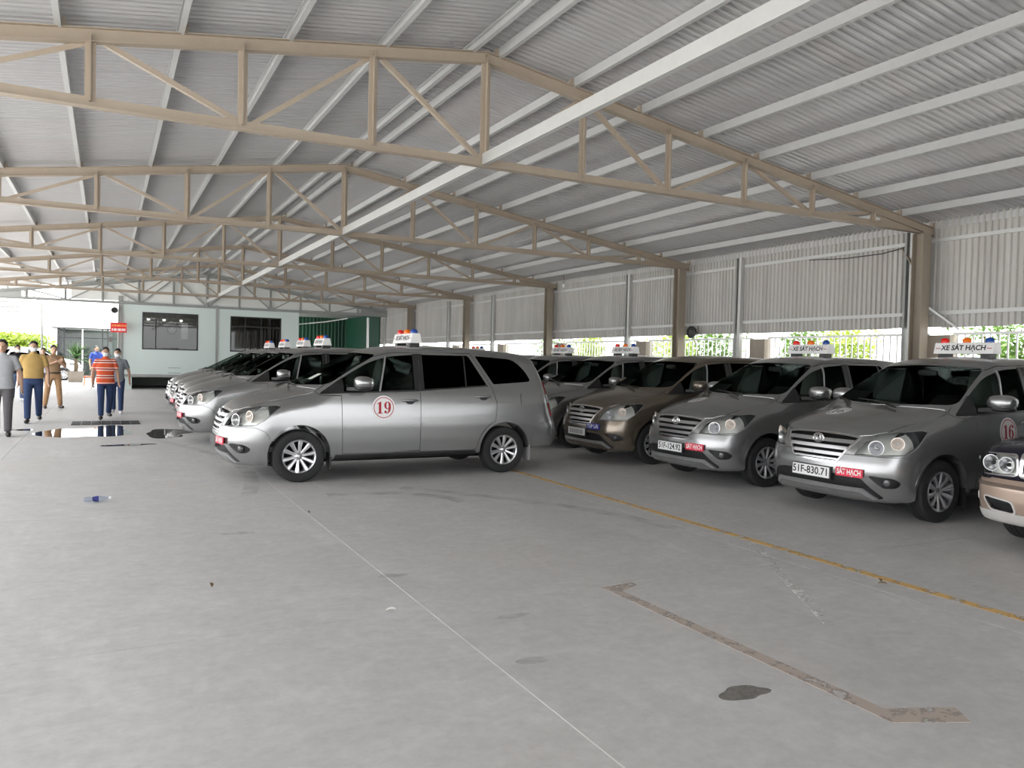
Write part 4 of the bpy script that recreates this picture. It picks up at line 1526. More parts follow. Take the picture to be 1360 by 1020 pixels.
def build_suv(X, Y):
    S = Skin(suv_g, .5, 3.8, .62)
    root = empty('estate_car', (X + 2.1, Y, 0))
    tag(root, 'dark car with a gold bumper parked beside car 16, cut off by the picture edge', 'car')
    off = Vector((-2.1, 0, 0))

    def part(nm, me, m, par=None):
        return link(nm, me, m, par or root, None if par else off)
    body = sub(S.mesh(0, 80, 28, 150), join([cyl_y(ax, .33, .385, s * .5, s * 1.1) for ax in (.84, 3.45) for s in (-1, 1)]))
    gin = lambda x, y, z: smax(smax(suv_g(x, y, z) + .045, .5 - z, .03), smax(1.1 - x, x - 4.0, .02), .03)
    body = sub(body, S.mesh(0, 36, 12, 72, g=gin, xa=1.5, xb=3.6, zc=.95))
    side = [round_poly(p, .03) for p in ([(1.32, 1.06), (2.2, 1.08), (2.2, 1.62), (1.80, 1.62)], [(2.3, 1.08), (3.1, 1.10), (3.1, 1.62), (2.3, 1.62)], [(3.2, 1.10), (3.95, 1.12), (3.85, 1.60), (3.2, 1.62)])]
    WS = round_poly([(-.66, 1.09), (.66, 1.09), (.56, 1.66), (-.56, 1.66)], .05)
    sp, wp_ = prism(side, 'y', -1.2, 1.2), prism(WS, 'x', .8, 2.1)
    body = sub(sub(body, sp), wp_)
    HLq = {s: round_poly([(s * .40, .655), (s * .86, .635), (s * .90, .80), (s * .42, .825)], .03) for s in (-1, 1)}
    GRq = round_poly([(-.37, .655), (.37, .655), (.37, .845), (-.37, .845)], .03)
    FGq = {s: round_poly([(s * .38, .34), (s * .60, .35), (s * .66, .455), (s * .40, .43)], .03) for s in (-1, 1)}
    MKq = {s: round_poly([(.19, .40), (.42, .37), (.40, .455), (.17, .47)], .02) for s in (-1, 1)}
    in05, in02, in09 = S.mesh(.05, 60, 24, 132), S.mesh(.03, 60, 24, 132), S.mesh(.09, 60, 24, 132)
    for p_, inn in ([(prism(HLq[s], 'x', -.3, .42), in09) for s in (-1, 1)] + [(prism(GRq, 'x', -.3, .4), in05)] + [(prism(FGq[s], 'x', -.3, .4), in05) for s in (-1, 1)]):
        body = sub(body, sub(p_, inn))
    BPq = [(-.3, .1), (.47, .1), (.47, .60), (.10, .60), (.10, .615), (-.3, .615)]
    bump = cap(body, prism(BPq, 'y', -1.2, 1.2))
    body = sub(body, prism(offset_poly(BPq, .006), 'y', -1.2, 1.2))
    HDq = [(.13, -.62), (1.02, -.70), (1.08, -.5), (1.02, 0), (1.08, .5), (1.02, .70), (.13, .62), (.10, 0)]
    hood = cap(body, prism(HDq, 'z', .86, 1.3))
    body = sub(body, prism(offset_poly(HDq, .006), 'z', .86, 1.3))
    part('body', S.smooth(body), 'navy_paint')
    part('hood', S.smooth(hood), 'navy_paint')
    fb = part('front_bumper', S.smooth(bump), 'gold_paint')
    trim = sub(S.mesh(-.012, 70, 26, 144), S.mesh(.006, 70, 26, 144))
    # dark rubbing strip, pale lower valance, cladding
    part('bumper_strip', S.smooth(cap(trim, prism([(-.86, .545), (.86, .545), (.86, .575), (-.86, .575)], 'x', -.3, .46))), mat('brown_strip', (.13, .095, .075), .5), fb)
    part('valance', S.smooth(cap(trim, prism([(-.88, .22), (.88, .22), (.88, .335), (-.88, .335)], 'x', -.3, .46))), mat('pale_valance', (.55, .53, .51), .4), fb)
    glass = sub(S.mesh(.008, 60, 22, 132), S.mesh(.013, 60, 22, 132))
    part('windscreen', S.smooth(cap(glass, wp_)), 'windscreen_glass')
    lens = sub(S.mesh(.002, 60, 22, 132), S.mesh(.007, 60, 22, 132))
    back = sub(S.mesh(.07, 60, 24, 132), S.mesh(.10, 60, 24, 132))
    for s in (-1, 1):
        for p_ in side:
            part('window_pane', S.smooth(cap(glass, prism(offset_poly(p_, .004), 'y', s * .3, s * 1.2))), 'tinted_glass')
        hl = part('headlamp', S.smooth(cap(back, prism(HLq[s], 'x', -.3, .42))), 'lamp_chrome')
        part('lens', S.smooth(cap(lens, prism(HLq[s], 'x', -.3, .42))), 'clear_lens', hl)
        bz = cap(sub(S.mesh(-.004, 60, 24, 132), S.mesh(.02, 60, 24, 132)), sub(prism(offset_poly(HLq[s], .012), 'x', -.3, .45), prism(HLq[s], 'x', -.32, .47)))
        part('bezel', S.smooth(bz), 'chrome', hl)
        for yy, rr in ((.52, .062), (.68, .066)):
            xx = float(S.drop(np.array([[-.6, s * yy, .73]]), (1, 0, 0))[0, 0])
            M_ = Matrix.Translation((xx + .085, s * yy, .73)) @ Vector((-1, 0, 0)).to_track_quat('Z', 'Y').to_matrix().to_4x4()
            part('reflector', MB().lathe([(0, 0), (.02, .004), (rr * .6, .022), (rr, .06), (rr + .006, .06), (rr * .6, .01), (0, -.01)], 24, M_).mesh('reflector', True), 'alloy', hl)
            part('bulb', MB().lathe([(0, .045), (.014, .04), (.018, .02), (.014, 0), (0, 0)], 12, M_).mesh('bulb', True), 'dark_steel', hl)
        fg = part('fog_lamp', S.smooth(cap(sub(S.mesh(.035, 60, 24, 132), S.mesh(.065, 60, 24, 132)), prism(FGq[s], 'x', -.3, .4))), 'dark_steel', fb)
        part('fog_lens', S.smooth(cap(lens, prism(FGq[s], 'x', -.3, .4))), 'clear_lens', fb)
        part('fog_surround', S.smooth(cap(trim, sub(prism(offset_poly(FGq[s], .014), 'x', -.3, .42), prism(FGq[s], 'x', -.32, .44)))), mat('pale_valance'), fb)
        part('side_marker', S.smooth(cap(trim, prism(MKq[s], 'y', s * .4, s * 1.2))), 'tail_clear', fb)
        mr = part('wing_mirror', MB().ellipsoid((1.50, s * .97, 1.16), (.09, .12, .08), 20, 12, p=2.7).mesh('wing_mirror', True), 'navy_paint')
        part('mirror_foot', MB().beam((1.50, s * .78, 1.10), (1.50, s * .9, 1.12), .06, .04).mesh('mirror_foot'), 'black_plastic', mr)
    gq = part('grille', S.smooth(cap(sub(S.mesh(.035, 60, 24, 132), S.mesh(.065, 60, 24, 132)), prism(GRq, 'x', -.3, .4))), 'black_matt')
    sl = sub(S.mesh(-.004, 60, 24, 132), S.mesh(.02, 60, 24, 132))
    for k in range(7):
        y = -.33 + .11 * k
        part('slat', S.smooth(cap(sl, prism([(y - .012, .655), (y + .012, .655), (y + .012, .845), (y - .012, .845)], 'x', -.3, .4))), 'chrome', gq)
    part('grille_frame', S.smooth(cap(sl, sub(prism(offset_poly(GRq, .016), 'x', -.3, .45), prism([(-.355, .67), (.355, .67), (.355, .83), (-.355, .83)], 'x', -.32, .47)))), 'chrome', gq)
    part('badge', MB().lathe([(.045, 0), (.045, .008), (.036, .008), (.036, 0)], 24, Matrix.Translation((.045, 0, .75)) @ Vector((-1, 0, 0)).to_track_quat('Z', 'Y').to_matrix().to_4x4(), closed=True).mesh('badge', True), 'chrome', gq)
    ty, rm, hub, bk = wheel_meshes(.33, .205, .21, 8, .04)
    for ax in (.84, 3.45):
        for s in (-1, 1):
            M_ = Matrix.Translation((ax, s * .70, .33)) @ (Matrix.Identity(4) if s < 0 else Matrix.Rotation(PI, 4, 'Z'))
            wl = part('wheel', xform(ty.copy(), M_), 'rubber')
            part('rim', xform(rm.copy(), M_), 'alloy', wl)
            part('brake_disc', xform(bk.copy(), M_), 'black_matt', wl)
    for sx in (2.0, 2.9):
        for y in (-.36, .36):
            st = part('seat', xform(seat_mesh(.5), Matrix.Translation((sx, y, .55))), 'seat_fabric')
            part('headrest', MB().ellipsoid((sx + .4, y, 1.36), (.055, .12, .09), 16, 10, p=2.6).mesh('headrest', True), 'seat_fabric', st)
    part('dashboard', prism(round_poly([(1.24, .55), (1.24, 1.04), (1.42, 1.05), (1.55, .98), (1.5, .55)], .04), 'y', -.68, .68), 'cabin_plastic')


build_suv(6.70, 3.42)

# a white car standing by the gatehouse
wc = make_car(-5.6, 47.6, 'white car standing under the daylight by the potted palm', None, 'white_car_paint', sign=False, yaw=PI)

# ================================================================ people
SKIN_COL = (0.42, 0.26, 0.18)
mat('skin', SKIN_COL, 0.55, noise=(6, .08))
mat('hair', (0.012, 0.010, 0.010), 0.6)
mat('mask_cloth', (0.72, 0.76, 0.76), 0.8)
mat('shoe_black', (0.02, 0.018, 0.018), 0.5)
mat('shoe_brown', (0.05, 0.028, 0.018), 0.5)
mat('shoe_white', (0.6, 0.6, 0.6), 0.6)
mat('eye_dark', (0.02, 0.015, 0.015), 0.3)
mat('lip', (0.32, 0.14, 0.12), 0.6)


def cloth(name, col):
    return mat('cloth_' + name, col, 0.9, spec=0.15, noise=(14, .14), bump=.25)


def stripe_cloth():
    m = bpy.data.materials.new('cloth_orange_stripes')
    m.use_nodes = True
    nt = m.node_tree
    b = nt.nodes['Principled BSDF']
    tc = nt.nodes.new('ShaderNodeTexCoord')
    sp = nt.nodes.new('ShaderNodeSeparateXYZ')
    nt.links.new(tc.outputs['Object'], sp.inputs[0])
    t = node_math(nt, 'FRACT', node_math(nt, 'MULTIPLY', sp.outputs['Z'], 5.6))
    r = nt.nodes.new('ShaderNodeValToRGB')
    r.color_ramp.interpolation = 'CONSTANT'
    els = r.color_ramp.elements
    stops = [(0, (.62, .09, .03)), (.46, (.80, .74, .70)), (.56, (.62, .09, .03)), (.64, (.05, .03, .05)), (.70, (.62, .09, .03)), (.78, (.80, .74, .70)), (.87, (.62, .09, .03))]
    while len(els) < len(stops):
        els.new(.5)
    for e, (p, c) in zip(els, stops):
        e.position = p
        e.color = (*c, 1)
    nt.links.new(t, r.inputs[0])
    nt.links.new(r.outputs[0], b.inputs['Base Color'])
    b.inputs['Roughness'].default_value = .9
    MATS['cloth_orange_stripes'] = m


stripe_cloth()


def capsule(mb, p0, p1, r0, r1, seg=14):
    p0, p1 = Vector(p0), Vector(p1)
    mb.tube([p0, p0.lerp(p1, .33), p0.lerp(p1, .66), p1], [r0, r0 + (r1 - r0) * .33, r0 + (r1 - r0) * .66, r1], seg)
    mb.ellipsoid(p0, (r0, r0, r0), seg, 8)
    mb.ellipsoid(p1, (r1, r1, r1), seg, 8)


def eloft(mb, secs, seg=24, p=2.3):
    """closed loft of (cx, cy, z, rx, ry) super-ellipse rings"""
    o = len(mb.v)

    def se(t):
        return math.copysign(abs(t) ** (2 / p), t)
    for cx, cy, z, rx, ry in secs:
        for k in range(seg):
            t = 2 * PI * k / seg
            mb.v.append((cx + rx * se(math.cos(t)), cy + ry * se(math.sin(t)), z))
    for i in range(len(secs) - 1):
        for k in range(seg):
            k2 = (k + 1) % seg
            mb.f.append((o + i * seg + k, o + i * seg + k2, o + (i + 1) * seg + k2, o + (i + 1) * seg + k))
    mb.f.append(tuple(o + k for k in range(seg - 1, -1, -1)))
    mb.f.append(tuple(o + (len(secs) - 1) * seg + k for k in range(seg)))


def fuse(mb, name, voxel=.012, smooth=4):
    me = bpy.data.meshes.new(name)
    me.from_pydata(mb.v, [], mb.f)
    o = bpy.data.objects.new(name, me)
    COL.objects.link(o)
    r = o.modifiers.new('r', 'REMESH')
    r.mode = 'VOXEL'
    r.voxel_size = voxel
    s = o.modifiers.new('s', 'SMOOTH')
    s.factor = .5
    s.iterations = smooth
    dg = bpy.context.evaluated_depsgraph_get()
    out = bpy.data.meshes.new_from_object(o.evaluated_get(dg))
    bpy.data.objects.remove(o)
    out.name = name
    out.materials.clear()
    out.shade_smooth()
    return out


def person(X, Y, height, face, label, shirt, trousers, shoes='shoe_black', mask=False, pose=None, sleeve=.55, hair_grey=False, cap_hat=None, belt=False, build=1.0, tuck=False):
    """face = rotation about z; 0 looks towards -y"""
    P = dict(sh=[(-.178, 0, 1.375), (.178, 0, 1.375)], el=[(-.25, .03, 1.10), (.25, .03, 1.10)], wr=[(-.26, -.06, .85), (.26, -.06, .85)],
             hp=[(-.09, 0, .90), (.09, 0, .90)], kn=[(-.10, -.02, .49), (.10, -.02, .49)], an=[(-.10, .03, .08), (.10, .03, .08)])
    if pose:
        P.update(pose)
    root = empty('person', (X, Y, 0), face)
    root.scale = (height / 1.70,) * 3
    tag(root, label, 'person')
    bw = build
    V = Vector
    b = MB()
    eloft(b, [(0, 0, .84, .13 * bw, .095), (0, 0, .95, .155 * bw, .105), (0, 0, 1.08, .135 * bw, .10 * bw), (0, 0, 1.22, .155 * bw, .105), (0, .005, 1.34, .17, .095), (0, .01, 1.42, .10, .06), (0, .01, 1.46, .055, .055)])
    capsule(b, (0, .01, 1.42), (0, -.005, 1.52), .054, .05)
    b.ellipsoid((0, -.01, 1.595), (.076, .092, .108), 20, 14)
    b.ellipsoid((0, -.035, 1.545), (.058, .062, .062), 16, 10)
    b.ellipsoid((0, -.105, 1.575), (.014, .022, .024), 10, 8)            # nose
    b.ellipsoid((0, -.092, 1.615), (.05, .02, .012), 10, 8)              # brow
    for s in (-1, 1):
        b.ellipsoid((s * .077, .005, 1.585), (.012, .02, .032), 8, 8)    # ears
    for i, s in ((0, -1), (1, 1)):
        sh, el, wr, hp, kn, an = (V(P[k][i]) for k in ('sh', 'el', 'wr', 'hp', 'kn', 'an'))
        capsule(b, (s * .12, .005, 1.385), sh, .055, .056)
        capsule(b, sh, el, .05, .04)
        capsule(b, el, wr, .04, .027)
        capsule(b, hp, kn, .082, .056)
        capsule(b, kn, an, .056, .038)
        to = an + V((s * .02, -.17, -.045))
        capsule(b, an + V((0, .03, -.035)), to, .036, .03)
        # hand: palm, four fingers, thumb
        d = (wr - el).normalized()
        sd = V((0, -1, 0)) if abs(d.z) > .6 else V((0, 0, 1))
        sd = (sd - d * sd.dot(d)).normalized()
        nn = d.cross(sd)
        pc = wr + d * .05
        capsule(b, wr + d * .01, wr + d * .07, .024, .026)
        for f, (off, ln) in enumerate(((-.033, .062), (-.011, .072), (.011, .068), (.033, .052))):
            q0 = wr + d * .085 + sd * off
            q1 = q0 + d * ln * .5 + nn * (.006 * -s)
            q2 = q1 + d * ln * .35 + nn * (.022 * -s)
            capsule(b, wr + d * .05 + sd * off * .8, q0, .011, .010, 8)
            capsule(b, q0, q1, .0098, .009, 8)
            capsule(b, q1, q2, .009, .008, 8)
        t0 = wr + d * .025 + sd * -.026
        capsule(b, t0, t0 + d * .035 - sd * .026, .012, .010, 8)
        capsule(b, t0 + d * .035 - sd * .026, t0 + d * .065 - sd * .028, .010, .009, 8)
    body = link('body', fuse(b, 'body', .011, 2), 'skin', root)
    # eyes, mouth
    if height > 1.0:
        for s in (-1, 1):
            link('eye', MB().ellipsoid((s * .03, -.094, 1.597), (.013, .008, .007), 10, 6).mesh('eye', True), 'eye_dark', root)
    if not mask:
        link('mouth', MB().ellipsoid((0, -.099, 1.533), (.022, .008, .007), 10, 6).mesh('mouth', True), 'lip', root)
    else:
        mk = MB()
        mk.ellipsoid((0, -.052, 1.545), (.066, .066, .056), 18, 12, p=2.4)
        mkm = link('face_mask', fuse(mk, 'face_mask', .008, 2), 'mask_cloth', root)
        for s in (-1, 1):
            link('mask_loop', MB().tube([(s * .058, -.05, 1.565), (s * .082, -.01, 1.585), (s * .086, .012, 1.58)], .003, 5).mesh('mask_loop'), 'mask_cloth', root)
    # hair
    h = MB()
    h.ellipsoid((0, .012, 1.632), (.085, .097, .092), 20, 12)
    h.ellipsoid((0, .045, 1.59), (.078, .066, .075), 18, 10)
    hm = fuse(h, 'hair', .012, 2)
    cut = cap(hm, MB().add([(-.2, -.075, 1.645), (.2, -.075, 1.645), (.2, .0, 1.57), (-.2, .0, 1.57), (-.2, .2, 1.5), (.2, .2, 1.5), (-.2, -.2, 1.72), (.2, -.2, 1.72),
                            (-.2, -.2, 1.9), (.2, -.2, 1.9), (-.2, .2, 1.9), (.2, .2, 1.9)],
                           [(6, 7, 1, 0), (0, 1, 2, 3), (3, 2, 5, 4), (8, 9, 7, 6), (10, 11, 9, 8), (4, 5, 11, 10), (6, 0, 3, 4, 10, 8), (7, 9, 11, 5, 2, 1)]).mesh('c'))
    cut.shade_smooth()
    link('hair', cut if len(cut.polygons) > 20 else hm, 'hair', root)
    # shirt
    sm = MB()
    z0 = .93 if tuck else .84
    eloft(sm, [(0, 0, z0, (.168 if tuck else .182) * bw, (.122 if tuck else .135) * bw), (0, 0, .98, .170 * bw, .124 * bw), (0, 0, 1.10, .160 * bw, .116 * bw), (0, 0, 1.24, .178 * bw, .120), (0, .005, 1.35, .185, .110), (0, .01, 1.425, .125, .078), (0, .01, 1.455, .072, .068)])
    for i, s in ((0, -1), (1, 1)):
        sh, el = V(P['sh'][i]), V(P['el'][i])
        capsule(sm, (s * .10, .005, 1.372), sh, .066, .063)
        e = sh.lerp(el, min(1, sleeve + .15))
        sm.tube([sh, e], [.063, .064], 16)
        if sleeve > 1:
            wr = V(P['wr'][i])
            sm.ellipsoid(el, (.055, .055, .055), 14, 8)
            sm.tube([el, el.lerp(wr, .9)], [.055, .042], 14)
    so = link('shirt', fuse(sm, 'shirt', .015, 3), shirt, root)
    link('collar', MB().lathe([(.062, 1.435), (.068, 1.452), (.060, 1.478), (.054, 1.478), (.058, 1.45), (.054, 1.435)], 20, Matrix.Translation((0, .005, 0)), closed=True).mesh('collar', True), shirt, root)
    # trousers
    tm_ = MB()
    eloft(tm_, [(0, 0, .80, .150 * bw, .108), (0, 0, .88, .165 * bw, .116 * bw), (0, 0, .93, .152 * bw, .108 * bw), (0, 0, .99, (.158 if tuck else .14) * bw, (.112 if tuck else .098) * bw)])
    for i in (0, 1):
        hp, kn, an = (V(P[k][i]) for k in ('hp', 'kn', 'an'))
        capsule(tm_, hp, kn, .098, .074)
        tm_.tube([kn, kn.lerp(an, .5), an + V((0, -.005, .01))], [.074, .066, .060], 16)
    link('trousers', fuse(tm_, 'trousers', .015, 3), trousers, root)
    if belt:
        bl = MB()
        eloft(bl, [(0, 0, .945, .172 * bw, .126 * bw), (0, 0, .98, .170 * bw, .124 * bw)])
        link('belt', bl.mesh('belt', True), 'shoe_black', root)
    for i, s in ((0, -1), (1, 1)):
        an = V(P['an'][i])
        f = MB()
        capsule(f, an + V((0, .035, -.032)), an + V((s * .02, -.17, -.04)), .046, .040)
        f.ellipsoid(an + V((s * .008, -.06, -.03)), (.05, .13, .035), 16, 8)
        fm = fuse(f, 'shoe', .01, 2)
        lo = min(v.co.z for v in fm.vertices)
        for v in fm.vertices:
            v.co.z = max(v.co.z, an.z - .078)
        link('shoe', fm, shoes, root)
    return root


walk = dict(hp=[(-.09, 0, .90), (.09, 0, .90)], kn=[(-.10, -.13, .50), (.10, .02, .49)], an=[(-.10, -.12, .08), (.10, .22, .13)], el=[(-.26, .08, 1.11), (.26, -.02, 1.10)], wr=[(-.27, .05, .86), (.27, -.16, .88)])
walk2 = dict(hp=[(-.09, 0, .90), (.09, 0, .90)], kn=[(-.10, .0, .49), (.10, -.12, .50)], an=[(-.10, .16, .10), (.10, -.10, .08)], el=[(-.26, -.02, 1.10), (.27, .07, 1.11)], wr=[(-.27, -.14, .87), (.29, .05, .86)])
folded = dict(el=[(-.26, -.06, 1.13), (.26, -.08, 1.14)], wr=[(.05, -.20, 1.28), (-.03, -.24, 1.36)], kn=[(-.15, -.01, .49), (.13, -.02, .49)], an=[(-.20, .02, .08), (.17, .02, .08)])
stand = dict(kn=[(-.12, -.02, .49), (.12, -.02, .49)], an=[(-.13, .03, .08), (.13, .03, .08)])
cloth('grey', (.34, .35, .37)); cloth('dark_grey_trousers', (.10, .095, .10)); cloth('black', (.015, .015, .018)); cloth('denim', (.035, .055, .12))
cloth('mustard', (.40, .27, .10)); cloth('khaki', (.30, .20, .115)); cloth('khaki_trousers', (.36, .22, .12)); cloth('white', (.65, .67, .72)); cloth('blue', (.06, .10, .42)); cloth('slate', (.21, .23, .26)); cloth('pale_denim', (.10, .14, .24))
person(-1.62, 16.25, 1.68, 0, 'person in a grey polo shirt and dark grey trousers walking at the open side', 'cloth_grey', 'cloth_dark_grey_trousers', pose=walk2, build=1.05)
person(-1.36, 19.17, 1.70, .05, 'person in a mustard polo shirt and blue jeans walking towards the cars', 'cloth_mustard', 'cloth_denim', pose=walk, mask=True, build=1.15, tuck=True)
person(-.02, 19.95, 1.62, .1, 'person in an orange striped polo shirt and a face mask walking by the drain', 'cloth_orange_stripes', 'cloth_denim', pose=walk, mask=True, build=1.15)
person(.24, 21.67, 1.60, -.1, 'person in a slate grey shirt, jeans and a face mask behind the striped shirt', 'cloth_slate', 'cloth_denim', 'shoe_white', pose=walk2, mask=True)
person(-1.24, 23.9, 1.66, .25, 'person in a tan uniform with both arms raised to the chest', 'cloth_khaki', 'cloth_khaki_trousers', 'shoe_brown', pose=folded, sleeve=.7, belt=True, tuck=True)
person(-2.36, 27.5, 1.66, .3, 'person in a black shirt and a face mask beyond the mustard shirt', 'cloth_black', 'cloth_pale_denim', 'shoe_white', pose=stand, mask=True)
person(-1.86, 30.0, 1.60, .0, 'person in a white shirt standing beyond the tan uniform', 'cloth_white', 'cloth_dark_grey_trousers', pose=stand)
person(-.38, 38.0, 1.78, .4, 'person in a blue shirt standing near the gatehouse', 'cloth_blue', 'cloth_dark_grey_trousers', pose=stand)
# ================================================================ office at the far end
OY = 36.62
OX0, OX1, OZ0, OZ1 = 0.50, 7.87, 0.63, 3.70
SEAM = 4.31
WIN = [(1.33, 3.54, 1.69, 3.27), (4.87, 7.08, 1.69, 3.27)]
office = empty('wall_back')
tag(office, kind='structure')


def wall_with_hole(x0, x1, z0, z1, hole, y0, y1):
    hx0, hx1, hz0, hz1 = hole
    mb = MB()
    for a, b, c, d in ((x0, x1, z0, hz0), (x0, x1, hz1, z1), (x0, hx0, hz0, hz1), (hx1, x1, hz0, hz1)):
        mb.bbox((a, y0, c), (b, y1, d))
    return mb.mesh('wall_panel')


link('wall_panel', wall_with_hole(OX0, SEAM - .02, OZ0, OZ1, WIN[0], OY, OY + .08), 'mint_panel', office)
link('wall_panel', wall_with_hole(SEAM + .02, OX1, OZ0, OZ1, WIN[1], OY, OY + .08), 'mint_panel', office)
link('seam_post', MB().bbox((SEAM - .05, OY - .03, OZ0), (SEAM + .05, OY + .02, OZ1)).mesh('seam_post'), 'grey_steel', office)
link('end_post', MB().bbox((OX0 - .08, OY - .06, 0), (OX0 + .06, OY + .06, OZ1 + .2)).mesh('end_post'), 'grey_steel', office)
link('side_panel', MB().bbox((OX0, OY + .08, OZ0), (OX0 + .08, OY + 4.5, OZ1)).mesh('side_panel'), 'mint_panel', office)
link('side_panel', MB().bbox((OX1 - .08, OY + .08, OZ0), (OX1, OY + 4.5, OZ1)).mesh('side_panel'), 'mint_panel', office)
link('rear_panel', MB().bbox((OX0, OY + 4.5, OZ0), (OX1, OY + 4.58, OZ1)).mesh('rear_panel'), mat('office_inner', (.50, .48, .44), .8), office)
link('office_floor', MB().bbox((OX0, OY, OZ0 - .12), (OX1, OY + 4.58, OZ0)).mesh('office_floor'), 'grey_steel', office)
link('office_ceiling', MB().bbox((OX0, OY, OZ1), (OX1, OY + 4.58, OZ1 + .08)).mesh('office_ceiling'), 'white_paint', office)
gp = [(-1.3, OZ1), (12.05, OZ1), (12.05, chord_top(12.05) + .1), (RX, chord_top(RX) + .11), (-1.3, chord_top(-1.3) + .1)]
link('gable_panel', MB().add([(x, OY + dy, z) for dy in (.02, .08) for x, z in gp], [(0, 1, 2, 3, 4), (9, 8, 7, 6, 5)] + [(i, (i + 1) % 5, 5 + (i + 1) % 5, 5 + i) for i in range(5)]).mesh('gable_panel'), mat('gable_sheet', (.78, .79, .77), .6), office)
link('crawl_wall', MB().bbox((OX0 + .45, OY + 4.3, 0), (OX1, OY + 4.5, OZ0 - .1)).mesh('crawl_wall'), 'grey_steel', office)
link('crawl_wall', MB().bbox((OX1 - .1, OY + .1, 0), (OX1, OY + 4.3, OZ0 - .1)).mesh('crawl_wall'), 'grey_steel', office)
link('plinth_edge', MB().bbox((OX0, OY, 0), (OX0 + .45, OY + 4.5, OZ0 - .1)).mesh('plinth_edge'), 'mint_panel', office)
for n, (x0, x1, z0, z1) in enumerate(WIN):
    wi = empty('window_%d' % (n + 1), ((x0 + x1) / 2, OY, z0))
    tag(wi, kind='structure')
    hw, hh = (x1 - x0) / 2, z1 - z0
    fr = MB()
    for a, b in (((-hw, -.01, 0), (hw, .06, .05)), ((-hw, -.01, hh - .05), (hw, .06, hh)), ((-hw, -.01, 0), (-hw + .05, .06, hh)), ((hw - .05, -.01, 0), (hw, .06, hh))):
        fr.bbox(a, b)
    link('frame', fr.mesh('frame'), 'dark_steel', wi)
    divs = (-.52,) if n == 0 else (-.42, .20, .55)
    for d in divs:
        link('mullion', MB().bbox((d * hw * 1.0 - .02, 0, .05), (d * hw + .02, .05, hh - .05)).mesh('mullion'), 'dark_steel', wi)
    if n == 1:
        link('transom', MB().bbox((-hw + .05, 0, hh * .70), (hw - .05, .05, hh * .73)).mesh('transom'), 'dark_steel', wi)
    edges = [-hw + .05] + [d * hw for d in divs] + [hw - .05]
    for a, b in zip(edges[:-1], edges[1:]):
        link('pane', MB().bbox((a, .02, .05), (b, .028, hh - .05)).mesh('pane'), 'office_glass', wi)
for z in (.92, .70):
    link('small_print', MB().bbox((2.35, OY - .004, z - .015), (2.85, OY + .002, z + .015)).mesh('small_print'), mat('print_grey', (.30, .34, .36), .6), office)
# what hangs inside
cl = empty('wall_clock', (2.62, OY + 2.0, 2.62))
tag(cl, 'round dark wall clock seen through the office window', 'clock')
Mx = Matrix.Rotation(PI / 2, 4, 'X')
link('rim', MB().lathe([(.22, -.02), (.22, .03), (.17, .03), (.17, -.02)], 28, Mx, closed=True).mesh('rim', True), 'black_plastic', cl)
link('dial', MB().lathe([(0, 0), (.17, 0), (.17, .012), (0, .012)], 28, Mx).mesh('dial'), 'seat_fabric', cl)
link('hand', MB().box((0, -.02, .05), (.014, .008, .1)).mesh('hand'), 'white_plastic', cl)
link('hand', MB().box((.04, -.02, 0), (.08, .008, .014)).mesh('hand'), 'white_plastic', cl)
part_w = tag(link('partition', MB().bbox((1.35, OY + 2.05, OZ0), (3.9, OY + 2.12, OZ1)).mesh('partition'), mat('partition_grey', (.24, .23, .21), .8)), 'grey partition wall carrying the clock inside the office', 'partition')
nb = tag(link('notice_board', MB().bbox((3.02, OY + 2.0, 2.2), (3.30, OY + 2.05, 2.95)).mesh('notice_board'), 'white_paint'), 'white notice board on the partition inside the office', 'board')
cb = empty('curtain', (5.7, OY + .5, OZ0))
tag(cb, 'beige curtains drawn behind the second office window', 'curtain')
for x0 in (-.5, .55):
    mb = MB()
    n = 40
    vs = []
    for z in (0.3, 2.7):
        for k in range(n + 1):
            vs.append((x0 + .9 * k / n, .04 * math.sin(k * 1.1), z))
    mb.add(vs, [(k, k + 1, n + 2 + k, n + 1 + k) for k in range(n)])
    link('drape', mb.mesh('drape', True), mat('curtain_cloth', (.36, .33, .28), .9), cb)
mat('lamp_glow', (1, .95, .85), .5, emit=((1, .96, .9), 5.0))
for k, x in enumerate((1.62, 2.25, 2.95)):
    li = empty('ceiling_lamp', (x, OY + 1.3, 3.02))
    tag(li, ['small lit round lamp by the window bar inside the office', 'small lit round lamp hanging in front of the office clock', 'small lit round lamp next to the white notice board'][k], 'lamp', 'lit office lamps')
    link('bulb', MB().ellipsoid((0, 0, 0), (.07, .07, .045), 14, 8).mesh('bulb', True), 'lamp_glow', li)
    link('cord', MB().tube([(0, 0, .04), (0, 0, .68)], .006, 6).mesh('cord'), 'black_plastic', li)
    ld = bpy.data.lights.new('lamp_light', 'POINT')
    ld.energy = 7
    ld.shadow_soft_size = .06
    lo = bpy.data.objects.new('lamp_light', ld)
    COL.objects.link(lo)
    lo.parent = li
    lo.location = (0, 0, -.12)

# red sign on a pole and a floodlight
rsn = empty('office_sign', (.43, OY - .45, 0))
tag(rsn, 'red sign with two lines of lettering on a pole by the office corner', 'sign')
link('pole', MB().tube([(0, .06, 0), (0, .06, 3.3)], .035, 10).mesh('pole'), 'grey_steel', rsn)
bd = link('board', MB().bbox((-.30, -.02, 2.36), (.30, .02, 2.76)).mesh('board'), mat('sign_red', (.70, .012, .02), .4), rsn)
